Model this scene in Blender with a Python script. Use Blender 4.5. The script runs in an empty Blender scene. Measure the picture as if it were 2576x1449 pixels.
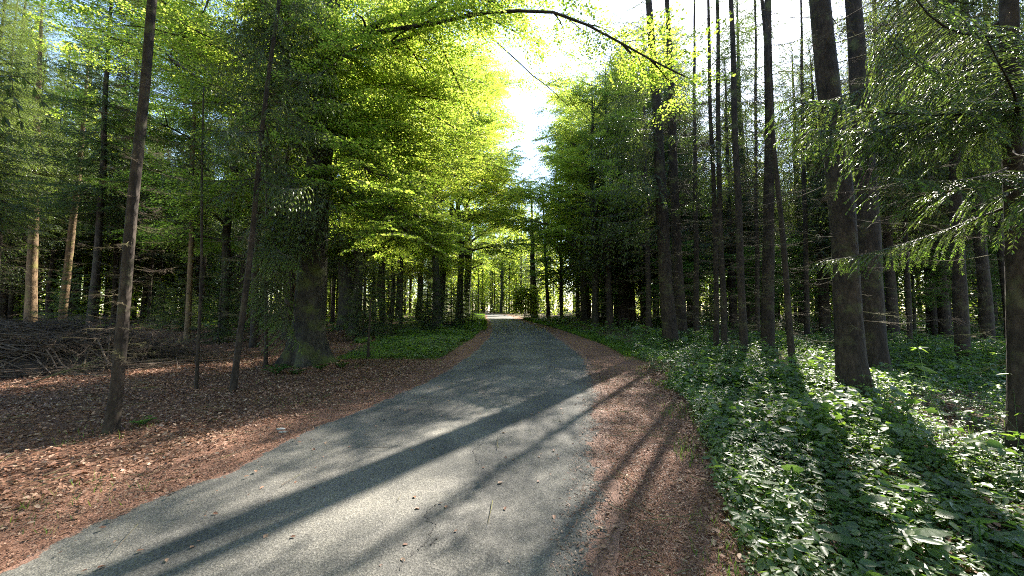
import bpy, math
import numpy as np
from mathutils import Vector, Quaternion, Matrix

S = bpy.context.scene
COL = S.collection
rad = math.radians

# ------------------------------------------------------------------ camera
F, CX, CY = 930.0, 1288.0, 724.5            # in pixels of a 2576 wide picture
PITCH = rad(3.35); CAMZ = 1.6
cam = bpy.data.cameras.new('camera'); cam.sensor_width = 36; cam.lens = 36 * F / 2576
cam.clip_start = 0.05; cam.clip_end = 2000
camo = bpy.data.objects.new('camera', cam); COL.objects.link(camo)
camo.location = (0, 0, CAMZ); camo.rotation_euler = (rad(90) + PITCH, 0, 0)
S.camera = camo

# ------------------------------------------------------------------ sky and sun
SUN_AZ, SUN_EL = rad(33.5), rad(40)          # azimuth from +Y towards +X
w = bpy.data.worlds.new("World"); S.world = w; w.use_nodes = True
nt = w.node_tree; nt.nodes.clear()
sky = nt.nodes.new('ShaderNodeTexSky'); sky.sky_type = 'NISHITA'; sky.sun_disc = False
sky.sun_elevation = SUN_EL; sky.sun_rotation = SUN_AZ
sky.air_density = 1.0; sky.dust_density = 0.4; sky.ozone_density = 1.0
bg = nt.nodes.new('ShaderNodeBackground'); bg.inputs[1].default_value = 0.11
wo = nt.nodes.new('ShaderNodeOutputWorld')
nt.links.new(sky.outputs[0], bg.inputs[0]); nt.links.new(bg.outputs[0], wo.inputs[0])
sl = bpy.data.lights.new('sun', 'SUN'); sl.energy = 5.0; sl.angle = rad(0.5); sl.color = (1, 0.93, 0.82)
so = bpy.data.objects.new('sun', sl); COL.objects.link(so)
sdir = Vector((math.sin(SUN_AZ) * math.cos(SUN_EL), math.cos(SUN_AZ) * math.cos(SUN_EL), math.sin(SUN_EL)))
so.rotation_euler = sdir.to_track_quat('Z', 'Y').to_euler()
S.view_settings.view_transform = 'Standard'; S.view_settings.look = 'None'
S.view_settings.exposure = 2.4; S.view_settings.gamma = 1.0
S.cycles.use_denoising = False; S.cycles.sample_clamp_indirect = 5
S.cycles.filter_width = 1.05
S.cycles.max_bounces = 7; S.cycles.diffuse_bounces = 4; S.cycles.glossy_bounces = 2
S.cycles.transmission_bounces = 5; S.cycles.transparent_max_bounces = 4
S.cycles.caustics_reflective = False; S.cycles.caustics_refractive = False

# ------------------------------------------------------------------ terrain functions
_py = np.array([-60, 0, 4, 7, 10, 15, 20, 28, 40, 56, 75, 100, 140, 400.])
_pz = np.array([0, 0, 0, .04, .08, .14, .2, .28, .4, .62, .74, .62, .5, .5])
def prof(y):
    y = np.asarray(y, float)
    s = 0
    for k in (-1.5, -.5, .5, 1.5): s = s + np.interp(y + k, _py, _pz)
    return s / 4
def ray(px, py):
    u = (px - CX) / F; v = (CY - py) / F
    return np.array([u, math.cos(PITCH) - v * math.sin(PITCH), math.sin(PITCH) + v * math.cos(PITCH)])
def gp(px, py):
    d = ray(px, py); t = 5.0
    best = 300 / d[1]
    ts = np.linspace(1, 160, 16000)
    z = CAMZ + d[2] * ts; g = prof(d[1] * ts)
    hit = np.nonzero(z <= g)[0]
    t = ts[hit[0]] if len(hit) else best
    return np.array([d[0] * t, d[1] * t, float(prof(d[1] * t))])
def at(px, py, Y):
    d = ray(px, py); t = Y / d[1]
    return np.array([d[0] * t, Y, CAMZ + d[2] * t])

def polyline(pts):
    w_ = np.array([gp(*p) for p in pts]); o = np.argsort(w_[:, 1])
    return w_[o, 1], w_[o, 0]
_ly, _lx = polyline([(1224,797),(1234,810),(1238,830),(1228,852),(1205,873),(1183,894),(1140,921),(1076,960),(995,998),(947,1015),(826,1062),(658,1137),(589,1183),(389,1261),(167,1355),(0,1438)])
_ry, _rx = polyline([(1286,796),(1322,813),(1370,825),(1409,852),(1442,873),(1469,894),(1490,921),(1507,960),(1521,1006),(1526,1053),(1531,1193),(1545,1333),(1549,1449)])
_gy, _gx = polyline([(1300,797),(1345,812),(1400,826),(1470,850),(1530,872),(1600,905),(1640,940),(1680,985),(1715,1030),(1750,1090),(1790,1170),(1830,1290),(1900,1449)])
def ext(ys, xs, y):
    y = np.asarray(y, float)
    r = np.interp(y, ys, xs)
    s0 = (xs[3] - xs[0]) / (ys[3] - ys[0]); 
    r = np.where(y < ys[0], xs[0] + s0 * (y - ys[0]), r)
    yy = np.maximum(y - 52, 0)
    return r - 0.006 * yy * yy * (y < 170) - (y >= 170) * 80
def roadL(y): return ext(_ly, _lx, y)
def roadR(y):
    y = np.asarray(y, float)
    r = ext(_ry, _rx, y)
    return np.maximum(r, roadL(y) + 3.5)
def greenR(y):
    y = np.asarray(y, float); g_ = np.maximum(ext(_gy, _gx, y), roadR(y) + .35)
    return np.where(y > 26, np.minimum(g_, roadR(y) + .9), g_)

RNG = np.random.default_rng(7)
def vnoise(x, y, seed=0, n=5):
    r = np.random.default_rng(seed); s = np.zeros_like(np.asarray(x, float))
    for i in range(n):
        a = r.uniform(0, 6.28); k = r.uniform(.25, 1.4); p = r.uniform(0, 6.28)
        s = s + np.sin((np.cos(a) * x + np.sin(a) * y) * k + p + .7 * np.sin((np.sin(a) * x - np.cos(a) * y) * k * 1.7 + p * 2))
    return s / n
def gz(x, y):
    x = np.asarray(x, float); y = np.asarray(y, float)
    d = np.maximum(roadL(y) - x, x - roadR(y))
    e = np.clip((d - .35) / 1.8, 0, 1); e = e * e * (3 - 2 * e)
    return prof(y) + e * (.09 * vnoise(x, y, 3) + .05 * vnoise(x * 2.6, y * 2.6, 4)) + .02 * e

# ------------------------------------------------------------------ mesh plumbing (quads only)
class G:
    def __init__(s): s.V = []; s.Q = []; s.M = []; s.n = 0
    def add(s, V, Q, m=0):
        V = np.asarray(V, np.float32).reshape(-1, 3); Q = np.asarray(Q, np.int64).reshape(-1, 4)
        s.V.append(V); s.Q.append(Q + s.n); s.n += len(V)
        s.M.append(np.full(len(Q), m, np.int32) if np.isscalar(m) else np.asarray(m, np.int32))
    def arr(s): return np.concatenate(s.V), np.concatenate(s.Q), np.concatenate(s.M)
    def mesh(s, name, mats, smooth=True):
        V, Q, M = s.arr(); me = bpy.data.meshes.new(name)
        me.vertices.add(len(V)); me.vertices.foreach_set('co', V.ravel())
        me.loops.add(Q.size); me.loops.foreach_set('vertex_index', Q.ravel().astype(np.int32))
        me.polygons.add(len(Q)); me.polygons.foreach_set('loop_start', np.arange(0, Q.size, 4, dtype=np.int32))
        for m in mats: me.materials.append(m)
        me.polygons.foreach_set('material_index', M)
        me.polygons.foreach_set('use_smooth', np.full(len(Q), smooth, bool))
        me.update(calc_edges=True)
        return me

def tubes(P, R, sides=4):
    """P (N,K,3) paths, R (N,K) radii"""
    P = np.asarray(P, float); R = np.asarray(R, float)
    N, K, _ = P.shape
    T = np.gradient(P, axis=1); T /= np.linalg.norm(T, axis=2, keepdims=True) + 1e-9
    mean = T.mean(1); ref = np.where(np.abs(mean[:, 2:3]) > .8, np.array([[1., 0, 0]]), np.array([[0, 0, 1.]]))[:, None, :]
    U = np.cross(T, ref); U /= np.linalg.norm(U, axis=2, keepdims=True) + 1e-9
    W = np.cross(T, U)
    a = np.arange(sides) * 2 * np.pi / sides
    V = P[:, :, None, :] + R[:, :, None, None] * (np.cos(a)[:, None] * U[:, :, None, :] + np.sin(a)[:, None] * W[:, :, None, :])
    idx = np.arange(N * K * sides).reshape(N, K, sides)
    a0 = idx[:, :-1, :]; a1 = np.roll(a0, -1, 2); b0 = idx[:, 1:, :]; b1 = np.roll(b0, -1, 2)
    return V.reshape(-1, 3), np.stack([a0, a1, b1, b0], -1).reshape(-1, 4)

def unit(a): return a / (np.linalg.norm(a, axis=-1, keepdims=True) + 1e-9)
def kites(P, D, Nn, L, Wd, mid=.45):
    """flat leaf quads: base P, direction D, normal Nn"""
    P = np.asarray(P, float); D = unit(D); Sd = unit(np.cross(D, Nn))
    L = np.broadcast_to(np.asarray(L, float), (len(P),))[:, None]; Wd = np.broadcast_to(np.asarray(Wd, float), (len(P),))[:, None]
    up = unit(np.cross(Sd, D))
    A = P; B = P + D * L * mid + Sd * Wd / 2 + up * L * .04; C = P + D * L; E = P + D * L * mid - Sd * Wd / 2 + up * L * .04
    V = np.stack([A, B, C, E], 1).reshape(-1, 3)
    return V, np.arange(len(V)).reshape(-1, 4)
def leaves6(P, D, Nn, L, Wd, fold=.12, bend=.1):
    """wider leaf of two quads folded along its midrib"""
    P = np.asarray(P, float); D = unit(D); Sd = unit(np.cross(D, Nn)); up = unit(np.cross(Sd, D))
    L = np.broadcast_to(np.asarray(L, float), (len(P),))[:, None]; Wd = np.broadcast_to(np.asarray(Wd, float), (len(P),))[:, None]
    c = P + D * L - up * L * bend
    a1 = P + D * L * .28 + Sd * Wd * .48 + up * Wd * fold; a2 = P + D * L * .68 + Sd * Wd * .4 + up * Wd * fold * .6 - up * L * bend * .5
    b1 = P + D * L * .28 - Sd * Wd * .48 + up * Wd * fold; b2 = P + D * L * .68 - Sd * Wd * .4 + up * Wd * fold * .6 - up * L * bend * .5
    V = np.stack([P, a1, a2, c, b2, b1], 1).reshape(-1, 3)
    i = np.arange(len(P))[:, None] * 6
    Q = np.concatenate([i + np.array([[0, 1, 2, 3]]), i + np.array([[0, 3, 4, 5]])], 0)
    return V, Q

def rot(az, pitch, roll=0.):
    ca, sa = math.cos(az), math.sin(az); cp, sp = math.cos(pitch), math.sin(pitch); cr, sr = math.cos(roll), math.sin(roll)
    Rz = np.array([[ca, -sa, 0], [sa, ca, 0], [0, 0, 1]]); Ry = np.array([[cp, 0, -sp], [0, 1, 0], [sp, 0, cp]]); Rx = np.array([[1, 0, 0], [0, cr, -sr], [0, sr, cr]])
    return Rz @ Ry @ Rx

# ------------------------------------------------------------------ objects
def setp(o, label=None, cat=None, group=None, kind=None):
    if label: o['label'] = label
    if cat: o['category'] = cat
    if group: o['group'] = group
    if kind: o['kind'] = kind
    return o
def link(name, me, parent=None, loc=None, rq=None):
    o = bpy.data.objects.new(name, me); COL.objects.link(o)
    if parent: o.parent = parent
    if loc is not None: o.location = loc
    if rq is not None: o.rotation_mode = 'QUATERNION'; o.rotation_quaternion = rq
    return o
def empty(name, loc, rz=0, sc=1, **k):
    o = bpy.data.objects.new(name, None); COL.objects.link(o); o.location = loc
    o.rotation_euler = (0, 0, rz); o.scale = (sc, sc, sc); o.empty_display_size = .2
    return setp(o, **k)

# ------------------------------------------------------------------ materials
def nodes(name):
    m = bpy.data.materials.new(name); m.use_nodes = True; t = m.node_tree; t.nodes.clear()
    out = t.nodes.new('ShaderNodeOutputMaterial'); return m, t, out
def N(t, kind, **kw):
    n = t.nodes.new('ShaderNode' + kind)
    for k, v in kw.items():
        if k[0] == '_': setattr(n, k[1:], v)
        else: n.inputs[k].default_value = v
    return n
def ramp(t, src, stops):
    r = t.nodes.new('ShaderNodeValToRGB'); e = r.color_ramp.elements
    while len(e) < len(stops): e.new(.5)
    for i, (p, c) in enumerate(stops):
        e[i].position = p; e[i].color = (*c, 1) if len(c) == 3 else c
    t.links.new(src, r.inputs[0]); return r.outputs[0]
def noise(t, scale, detail=4, rough=.55, coord='Object', vec=None, stretch=None):
    n = N(t, 'TexNoise', Scale=scale, Detail=detail, Roughness=rough)
    if vec is None:
        c = t.nodes.new('ShaderNodeTexCoord'); vec = c.outputs[coord]
    if stretch:
        mp = t.nodes.new('ShaderNodeMapping'); mp.inputs['Scale'].default_value = stretch
        t.links.new(vec, mp.inputs[0]); vec = mp.outputs[0]
    t.links.new(vec, n.inputs['Vector']); return n.outputs[0]
def mix(t, a, b, f, typ='MIX'):
    m = t.nodes.new('ShaderNodeMix'); m.data_type = 'RGBA'; m.blend_type = typ
    for s, v in ((6, a), (7, b), (0, f)):
        if isinstance(v, (float, int)): m.inputs[s].default_value = v
        elif isinstance(v, tuple): m.inputs[s].default_value = (*v, 1)
        else: t.links.new(v, m.inputs[s])
    return m.outputs[2]
def bump(t, h, strength, dist):
    b = N(t, 'Bump', Strength=strength, Distance=dist); t.links.new(h, b.inputs['Height']); return b.outputs[0]

def leaf_mat(name, cols, tcols, trans=.45, rough=.45, spec=.5, big=None):
    m, t, out = nodes(name)
    g = t.nodes.new('ShaderNodeNewGeometry'); oi = t.nodes.new('ShaderNodeObjectInfo')
    n = len(cols)
    c = ramp(t, g.outputs['Random Per Island'], [(i / max(n - 1, 1), x) for i, x in enumerate(cols)])
    tc = ramp(t, g.outputs['Random Per Island'], [(i / max(n - 1, 1), x) for i, x in enumerate(tcols)])
    # slow variation from clump to clump and tree to tree
    nz = noise(t, .9, 2, .6, coord='Object'); v = ramp(t, nz, [(.3, (.62, .68, .62)), (.7, (1.15, 1.1, 1.0))])
    c = mix(t, c, v, 1.0, 'MULTIPLY'); tc = mix(t, tc, v, 1.0, 'MULTIPLY')
    ov = ramp(t, oi.outputs['Random'], [(0, (.8, .85, .85)), (1, (1.1, 1.05, .95))])
    c = mix(t, c, ov, 1.0, 'MULTIPLY'); tc = mix(t, tc, ov, 1.0, 'MULTIPLY')
    p = N(t, 'BsdfPrincipled', Roughness=rough); p.inputs['Specular IOR Level'].default_value = spec
    t.links.new(c, p.inputs['Base Color'])
    tr = t.nodes.new('ShaderNodeBsdfTranslucent'); t.links.new(tc, tr.inputs[0])
    mx = N(t, 'MixShader'); mx.inputs[0].default_value = trans
    t.links.new(p.outputs[0], mx.inputs[1]); t.links.new(tr.outputs[0], mx.inputs[2]); t.links.new(mx.outputs[0], out.inputs[0])
    return m

MB_beech = leaf_mat('beech_leaf', [(.05, .10, .014), (.09, .155, .022), (.14, .20, .03)], [(.28, .48, .04), (.58, .72, .08), (.82, .88, .18)], .64, .45, .35)
MB_maple = leaf_mat('roadside_leaf', [(.04, .09, .014), (.06, .12, .02), (.08, .15, .025)], [(.12, .28, .03), (.2, .42, .05), (.3, .5, .06)], .45, .45, .4)
M_needle = leaf_mat('spruce_needle', [(.032, .055, .024), (.05, .078, .032), (.078, .105, .046)], [(.14, .20, .04), (.20, .29, .05), (.28, .36, .09)], .42, .42, .5)
M_tip = leaf_mat('spruce_new_shoot', [(.10, .18, .03), (.14, .24, .04)], [(.22, .40, .05), (.32, .5, .07)], .45, .5, .3)
M_cover = leaf_mat('ground_cover_leaf', [(.055, .095, .038), (.08, .135, .05), (.12, .18, .06), (.105, .155, .09)], [(.16, .32, .03), (.26, .46, .05), (.4, .58, .07), (.2, .38, .06)], .42, .42, .6)
M_grass = leaf_mat('grass_blade', [(.05, .11, .015), (.08, .16, .02), (.12, .18, .03)], [(.16, .34, .03), (.24, .45, .04), (.34, .5, .06)], .42, .4, .5)
M_litter = leaf_mat('fallen_leaf', [(.08, .036, .024), (.22, .10, .068), (.42, .235, .175), (.14, .06, .04), (.56, .38, .30)], [(.10, .04, .015), (.16, .07, .03), (.2, .09, .04), (.1, .04, .02), (.2, .1, .05)], .12, .6, .35)
M_fern = leaf_mat('fern_frond', [(.05, .13, .03), (.08, .17, .035)], [(.2, .42, .05), (.28, .5, .07)], .45, .45, .4)

def bark_mat(name, dark, lightc, moss=None, mossamt=.5, vscale=1., bumpd=.02):
    m, t, out = nodes(name)
    c = t.nodes.new('ShaderNodeTexCoord')
    mp = t.nodes.new('ShaderNodeMapping'); mp.inputs['Scale'].default_value = (1, 1, .38); t.links.new(c.outputs['Object'], mp.inputs[0])
    vo = N(t, 'TexVoronoi', Scale=26 * vscale, Randomness=1.); vo.feature = 'F1'; t.links.new(mp.outputs[0], vo.inputs['Vector'])
    n1 = noise(t, 9 * vscale, 6, .65, vec=mp.outputs[0]); n2 = noise(t, 1.3, 3, .5)
    col = ramp(t, n1, [(.25, dark), (.75, lightc)])
    v2 = ramp(t, vo.outputs['Distance'], [(0, (1.1, 1.1, 1.1)), (.75, (.55, .52, .5))])
    col = mix(t, col, v2, 1., 'MULTIPLY')
    col = mix(t, col, ramp(t, n2, [(.3, (.7, .7, .72)), (.7, (1.2, 1.15, 1.1))]), 1., 'MULTIPLY')
    if moss:
        n3 = noise(t, 2.2, 5, .6); f = ramp(t, n3, [(.62 - mossamt * .3, (0, 0, 0)), (.75 - mossamt * .25, (1, 1, 1))])
        col = mix(t, col, moss, f)
    p = N(t, 'BsdfPrincipled', Roughness=.85); p.inputs['Specular IOR Level'].default_value = .25
    t.links.new(col, p.inputs['Base Color'])
    hh = mix(t, n1, vo.outputs['Distance'], .5)
    t.links.new(bump(t, hh, .9, bumpd), p.inputs['Normal']); t.links.new(p.outputs[0], out.inputs[0])
    return m
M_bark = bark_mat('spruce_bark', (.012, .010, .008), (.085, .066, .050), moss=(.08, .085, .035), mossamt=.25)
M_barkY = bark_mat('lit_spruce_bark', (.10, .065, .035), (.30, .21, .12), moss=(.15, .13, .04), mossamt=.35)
M_barkB = bark_mat('beech_bark', (.02, .019, .015), (.075, .07, .054), moss=(.06, .07, .018), mossamt=.42, vscale=.8, bumpd=.025)
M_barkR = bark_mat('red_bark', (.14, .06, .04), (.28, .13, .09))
M_twig = bark_mat('dead_twig', (.07, .055, .04), (.22, .17, .125), moss=(.14, .14, .05), mossamt=.5, bumpd=.003)
M_heap = bark_mat('old_brushwood', (.045, .036, .028), (.20, .155, .115), bumpd=.003)
M_limb = bark_mat('limb_bark', (.035, .03, .022), (.10, .085, .065), vscale=.7)

# asphalt
M_road, t, out = nodes('old_asphalt')
c = t.nodes.new('ShaderNodeTexCoord').outputs['Object']
fine = N(t, 'TexVoronoi', Scale=120.); t.links.new(c, fine.inputs['Vector'])
n1 = noise(t, 60, 3, .7, vec=c); n2 = noise(t, .8, 4, .6, vec=c); n3 = noise(t, 3.5, 5, .6, vec=c)
a = ramp(t, fine.outputs['Color'], [(0, (.055, .052, .047)), (.5, (.106, .100, .090)), (1, (.18, .17, .153))])
a = mix(t, a, ramp(t, n1, [(.35, (.6, .6, .6)), (.65, (1.3, 1.3, 1.3))]), .8, 'MULTIPLY')
a = mix(t, a, ramp(t, n2, [(.38, (.66, .67, .68)), (.62, (1.2, 1.18, 1.14))]), 1., 'MULTIPLY')
a = mix(t, a, ramp(t, n3, [(.3, (.85, .86, .87)), (.7, (1.1, 1.1, 1.08))]), 1., 'MULTIPLY')
at_ = t.nodes.new('ShaderNodeAttribute'); at_.attribute_name = 'edge'
n4 = noise(t, 7, 5, .7, vec=c)
tk = t.nodes.new('ShaderNodeAttribute'); tk.attribute_name = 'track'
a = mix(t, a, ramp(t, tk.outputs['Fac'], [(0, (1.1, 1.1, 1.08)), (1, (.8, .8, .81))]), 1., 'MULTIPLY')
n6 = noise(t, .45, 3, .5, vec=c); a = mix(t, a, ramp(t, n6, [(.49, (1, 1, 1)), (.5, (.84, .85, .86))]), .8, 'MULTIPLY')
ad = N(t, 'Math', _operation='ADD'); t.links.new(at_.outputs['Fac'], ad.inputs[0]); t.links.new(n4, ad.inputs[1])
ef = ramp(t, ad.outputs[0], [(.98, (0, 0, 0)), (1.25, (1, 1, 1))])
n5 = noise(t, 110, 3, .7, vec=c)
nd = ramp(t, n5, [(.35, (.05, .026, .018)), (.6, (.27, .15, .105))])
a = mix(t, a, nd, ef)
p = N(t, 'BsdfPrincipled', Roughness=.82); p.inputs['Specular IOR Level'].default_value = .35
t.links.new(a, p.inputs['Base Color'])
t.links.new(bump(t, mix(t, fine.outputs['Distance'], n1, .5), .7, .008), p.inputs['Normal']); t.links.new(p.outputs[0], out.inputs[0])

# forest floor: needle litter near the road, leaf litter, mossy soil by attribute
M_ground, t, out = nodes('forest_floor')
c = t.nodes.new('ShaderNodeTexCoord').outputs['Object']
n1 = noise(t, 75, 4, .75, vec=c); n2 = noise(t, 1.1, 4, .6, vec=c); n3 = noise(t, 14, 5, .65, vec=c)
vo = N(t, 'TexVoronoi', Scale=22.); t.links.new(c, vo.inputs['Vector'])
need = ramp(t, n1, [(.34, (.045, .022, .015)), (.5, (.165, .082, .054)), (.64, (.42, .245, .17))])
leafc = ramp(t, vo.outputs['Color'], [(.1, (.06, .03, .02)), (.5, (.14, .07, .042)), (.9, (.26, .15, .10))])
leafc = mix(t, leafc, ramp(t, n1, [(.3, (.6, .6, .6)), (.7, (1.3, 1.3, 1.3))]), 1., 'MULTIPLY')
soil = ramp(t, n3, [(.35, (.035, .03, .018)), (.65, (.06, .075, .025))])
za = t.nodes.new('ShaderNodeAttribute'); za.attribute_name = 'zone'
sp = t.nodes.new('ShaderNodeSeparateColor'); t.links.new(za.outputs['Color'], sp.inputs[0])
col = mix(t, leafc, need, sp.outputs[0]); col = mix(t, col, soil, sp.outputs[1])
col = mix(t, col, ramp(t, n2, [(.3, (.72, .72, .74)), (.7, (1.2, 1.18, 1.15))]), 1., 'MULTIPLY')
p = N(t, 'BsdfPrincipled', Roughness=.9); p.inputs['Specular IOR Level'].default_value = .2
t.links.new(col, p.inputs['Base Color'])
t.links.new(bump(t, mix(t, n1, n3, .4), 1., .02), p.inputs['Normal']); t.links.new(p.outputs[0], out.inputs[0])

M_crack, t, out = nodes('crack_tar')
p = N(t, 'BsdfPrincipled', Roughness=.95); p.inputs['Base Color'].default_value = (.055, .05, .045, 1); t.links.new(p.outputs[0], out.inputs[0])
M_soil, t, out = nodes('dark_humus')
n = noise(t, 18, 5, .7); p = N(t, 'BsdfPrincipled', Roughness=.95)
t.links.new(ramp(t, n, [(.3, (.015, .011, .008)), (.7, (.06, .042, .03))]), p.inputs['Base Color']); t.links.new(p.outputs[0], out.inputs[0])
M_stone, t, out = nodes('pale_stone')
n = noise(t, 30, 5, .6); p = N(t, 'BsdfPrincipled', Roughness=.8)
t.links.new(ramp(t, n, [(.3, (.18, .17, .16)), (.7, (.42, .40, .37))]), p.inputs['Base Color']); t.links.new(p.outputs[0], out.inputs[0])

# ------------------------------------------------------------------ ground sheet and road
def seg(*a):
    r = []
    for lo, hi, st in a: r.append(np.arange(lo, hi, st))
    return np.concatenate(r)
YS = seg((-40, 0, 2.), (0, 1.2, .3), (1.2, 12, .1), (12, 24, .22), (24, 60, .6), (60, 140, 2.), (140, 420, 12.))
XS = seg((-300, -60, 12.), (-60, -16, 1.), (-16, -7, .3), (-7, 7, .12), (7, 16, .3), (16, 60, 1.), (60, 301, 12.))
X, Y = np.meshgrid(XS, YS)
d = np.maximum(roadL(Y) - X, X - roadR(Y))
Z = gz(X, Y)
nx, ny = len(XS), len(YS)
idx = np.arange(nx * ny).reshape(ny, nx)
g = G(); g.add(np.stack([X, Y, Z], -1).reshape(-1, 3), np.stack([idx[:-1, :-1], idx[:-1, 1:], idx[1:, 1:], idx[1:, :-1]], -1).reshape(-1, 4))
me = g.mesh('ground', [M_ground])
nn = vnoise(X * 2.2, Y * 2.2, 11)
needle = np.clip(1 - (roadL(Y) - X - .75 - .25 * nn) / .5, 0, 1) * (X < roadL(Y) + 1) + (X > roadR(Y) - 1) * np.clip(1 - (X - greenR(Y) - .1 * nn) / .3, 0, 1)
green = np.clip((X - greenR(Y) - .15 * nn) / .5, 0, 1)
gl = np.clip((Y - 11.0 - .5 * nn) / 1., 0, 1) * np.clip((roadL(Y) - .9 - X) / .4, 0, 1) * np.clip((X + 5.6) / .8, 0, 1)
gl = np.maximum(gl, np.clip((Y - 22 - 3 * nn) / 6, 0, 1) * np.clip((roadL(Y) - .9 - X) / .5, 0, 1) * .7)
green = np.maximum(green, gl)
ca = me.color_attributes.new('zone', 'FLOAT_COLOR', 'POINT')
ca.data.foreach_set('color', np.stack([np.clip(needle, 0, 1), green * (.35 + .3 * np.clip(Y / 15, 0, 1)), 0 * green, 0 * green + 1], -1).ravel().astype(np.float32))
setp(link('ground', me), kind='structure')

YR = YS[(YS >= -30) & (YS < 160)]
nc = 31; u = np.linspace(0, 1, nc)
r = np.random.default_rng(5)
def jag(y, seed):
    return .05 * np.sin(y * 2.3 + seed) * np.sin(y * .9 + 2 * seed) + .035 * np.sin(y * 7.1 + seed * 3) * np.sin(y * 3.3) + .02 * np.sin(y * 19 + seed)
Lx = roadL(YR) + jag(YR, 1.); Rx = roadR(YR) + jag(YR, 4.) + .03
Xr = Lx[:, None] + (Rx - Lx)[:, None] * u[None]
Yr = np.repeat(YR[:, None], nc, 1)
Zr = prof(Yr) + .006 + .025 * (1 - (2 * u[None] - 1) ** 2) + .006 * vnoise(Xr * 2, Yr * 2, 9)
idx = np.arange(len(YR) * nc).reshape(len(YR), nc)
g = G(); g.add(np.stack([Xr, Yr, Zr], -1).reshape(-1, 3), np.stack([idx[:-1, :-1], idx[:-1, 1:], idx[1:, 1:], idx[1:, :-1]], -1).reshape(-1, 4))
me = g.mesh('road', [M_road])
ed = np.clip(1 - (Rx[:, None] - Xr) / .5, 0, 1) * .78; ed = np.maximum(ed, np.clip(1 - (Xr - Lx[:, None]) / .18, 0, 1) * .62)
fa = me.attributes.new('edge', 'FLOAT', 'POINT'); fa.data.foreach_set('value', ed.ravel().astype(np.float32))
tr_ = np.exp(-((u - .27) / .1) ** 2) + np.exp(-((u - .73) / .1) ** 2); fa = me.attributes.new('track', 'FLOAT', 'POINT'); fa.data.foreach_set('value', (np.repeat(tr_[None], len(YR), 0) * (.7 + .3 * vnoise(Xr, Yr, 13))).ravel().astype(np.float32))
setp(link('road', me), kind='structure')
def roadz(x, y): 
    L = float(roadL(y)); R = float(roadR(y)); q = np.clip((x - L) / (R - L), 0, 1)
    return float(prof(y)) + .006 + .025 * (1 - (2 * q - 1) ** 2) + .006 * float(vnoise(x * 2, y * 2, 9))

# cracks in the asphalt
ck = [[(1010,1449),(1012,1425),(1040,1405),(1062,1388),(1078,1372),(1086,1350),(1100,1330),(1078,1322),(1070,1306),(1082,1290),(1100,1278)],
      [(1062,1388),(1090,1380),(1100,1365)], [(1215,1120),(1190,1140),(1195,1160),(1205,1180)]]
g = G()
for line in ck:
    P = np.array([gp(*q) for q in line]); n = len(P)
    f = np.linspace(0, n - 1, n * 5); xs = np.interp(f, range(n), P[:, 0]) + r.normal(0, .009, len(f)); ys = np.interp(f, range(n), P[:, 1]) + r.normal(0, .006, len(f))
    zs = np.array([roadz(a_, b_) for a_, b_ in zip(xs, ys)]) + .004
    wd = .002 + .005 * r.random(len(f)) ** 2; wd[-1] = .001
    V = np.stack([np.stack([xs - wd, ys - wd * .4, zs], 1), np.stack([xs + wd, ys + wd * .4, zs], 1)], 1).reshape(-1, 3)
    i = np.arange(len(f) - 1)[:, None] * 2
    g.add(V, i + np.array([[0, 1, 3, 2]]))
setp(link('road_crack', g.mesh('road_crack', [M_crack])), kind='structure')

# ------------------------------------------------------------------ branch libraries
def live_branch(rng, L=2.5, hang=.5, ntw=26, step=.075, tipf=.1, nl=.105, nw=.03):
    g = G(); K = 8; s = np.linspace(0, 1, K)
    ax = np.stack([s * L, .12 * np.sin(s * 3 + rng.uniform(0, 6)) * s, (-.30 * s + .22 * s ** 2.2) * L * (.6 + .6 * hang)], 1)
    V, Q = tubes(ax[None], (.020 * (1 - s * .85))[None], 4); g.add(V, Q, 0)
    TP = []; TR = []; kp = []; kd = []; kn = []; km = []
    ts = np.linspace(.1, .98, ntw)
    for i, tt in enumerate(ts):
        sd = 1 if i % 2 else -1
        o = np.array([np.interp(tt, s, ax[:, j]) for j in range(3)])
        l = (.28 + .62 * (1 - tt) ** .8 * min(1, tt * 5 + .3)) * rng.uniform(.7, 1.2)
        a = rad(rng.uniform(38, 68)) * sd
        n = max(4, int(l / step)); q = np.linspace(0, 1, n)
        hz = q * l * (1 - .35 * hang * q); dz = -(hang * (.35 * q + .75 * q ** 2)) * l * rng.uniform(.6, 1.2)
        P = o + np.stack([np.cos(a) * hz, np.sin(a) * hz, dz], 1)
        TP.append(P[np.linspace(0, n - 1, 4).astype(int)]); TR.append([.005, .004, .003, .0015])
        D = unit(np.gradient(P, axis=0)); side = unit(np.cross(D, [0, 0, 1.])); 
        for sg in (-1, 0, 1):
            dd = D * .75 + side * sg * .8 + np.array([0, 0, -.25 * hang - .1 * abs(sg)]) + rng.normal(0, .14, (n, 3))
            nr = np.array([0, 0, 1.]) + rng.normal(0, .45, (n, 3))
            kp.append(P); kd.append(dd); kn.append(nr); m = np.where(rng.random(n) < tipf * (q > .5) * 1.5, 2, 1); km.append(m)
    V, Q = tubes(np.array(TP), np.array(TR), 3); g.add(V, Q, 0)
    kp = np.concatenate(kp); n = len(kp)
    V, Q = kites(kp, np.concatenate(kd), np.concatenate(kn), nl * rng.uniform(.7, 1.25, n), nw * rng.uniform(.7, 1.2, n), .5)
    g.add(V, Q, np.concatenate(km))
    return g.arr()
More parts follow.
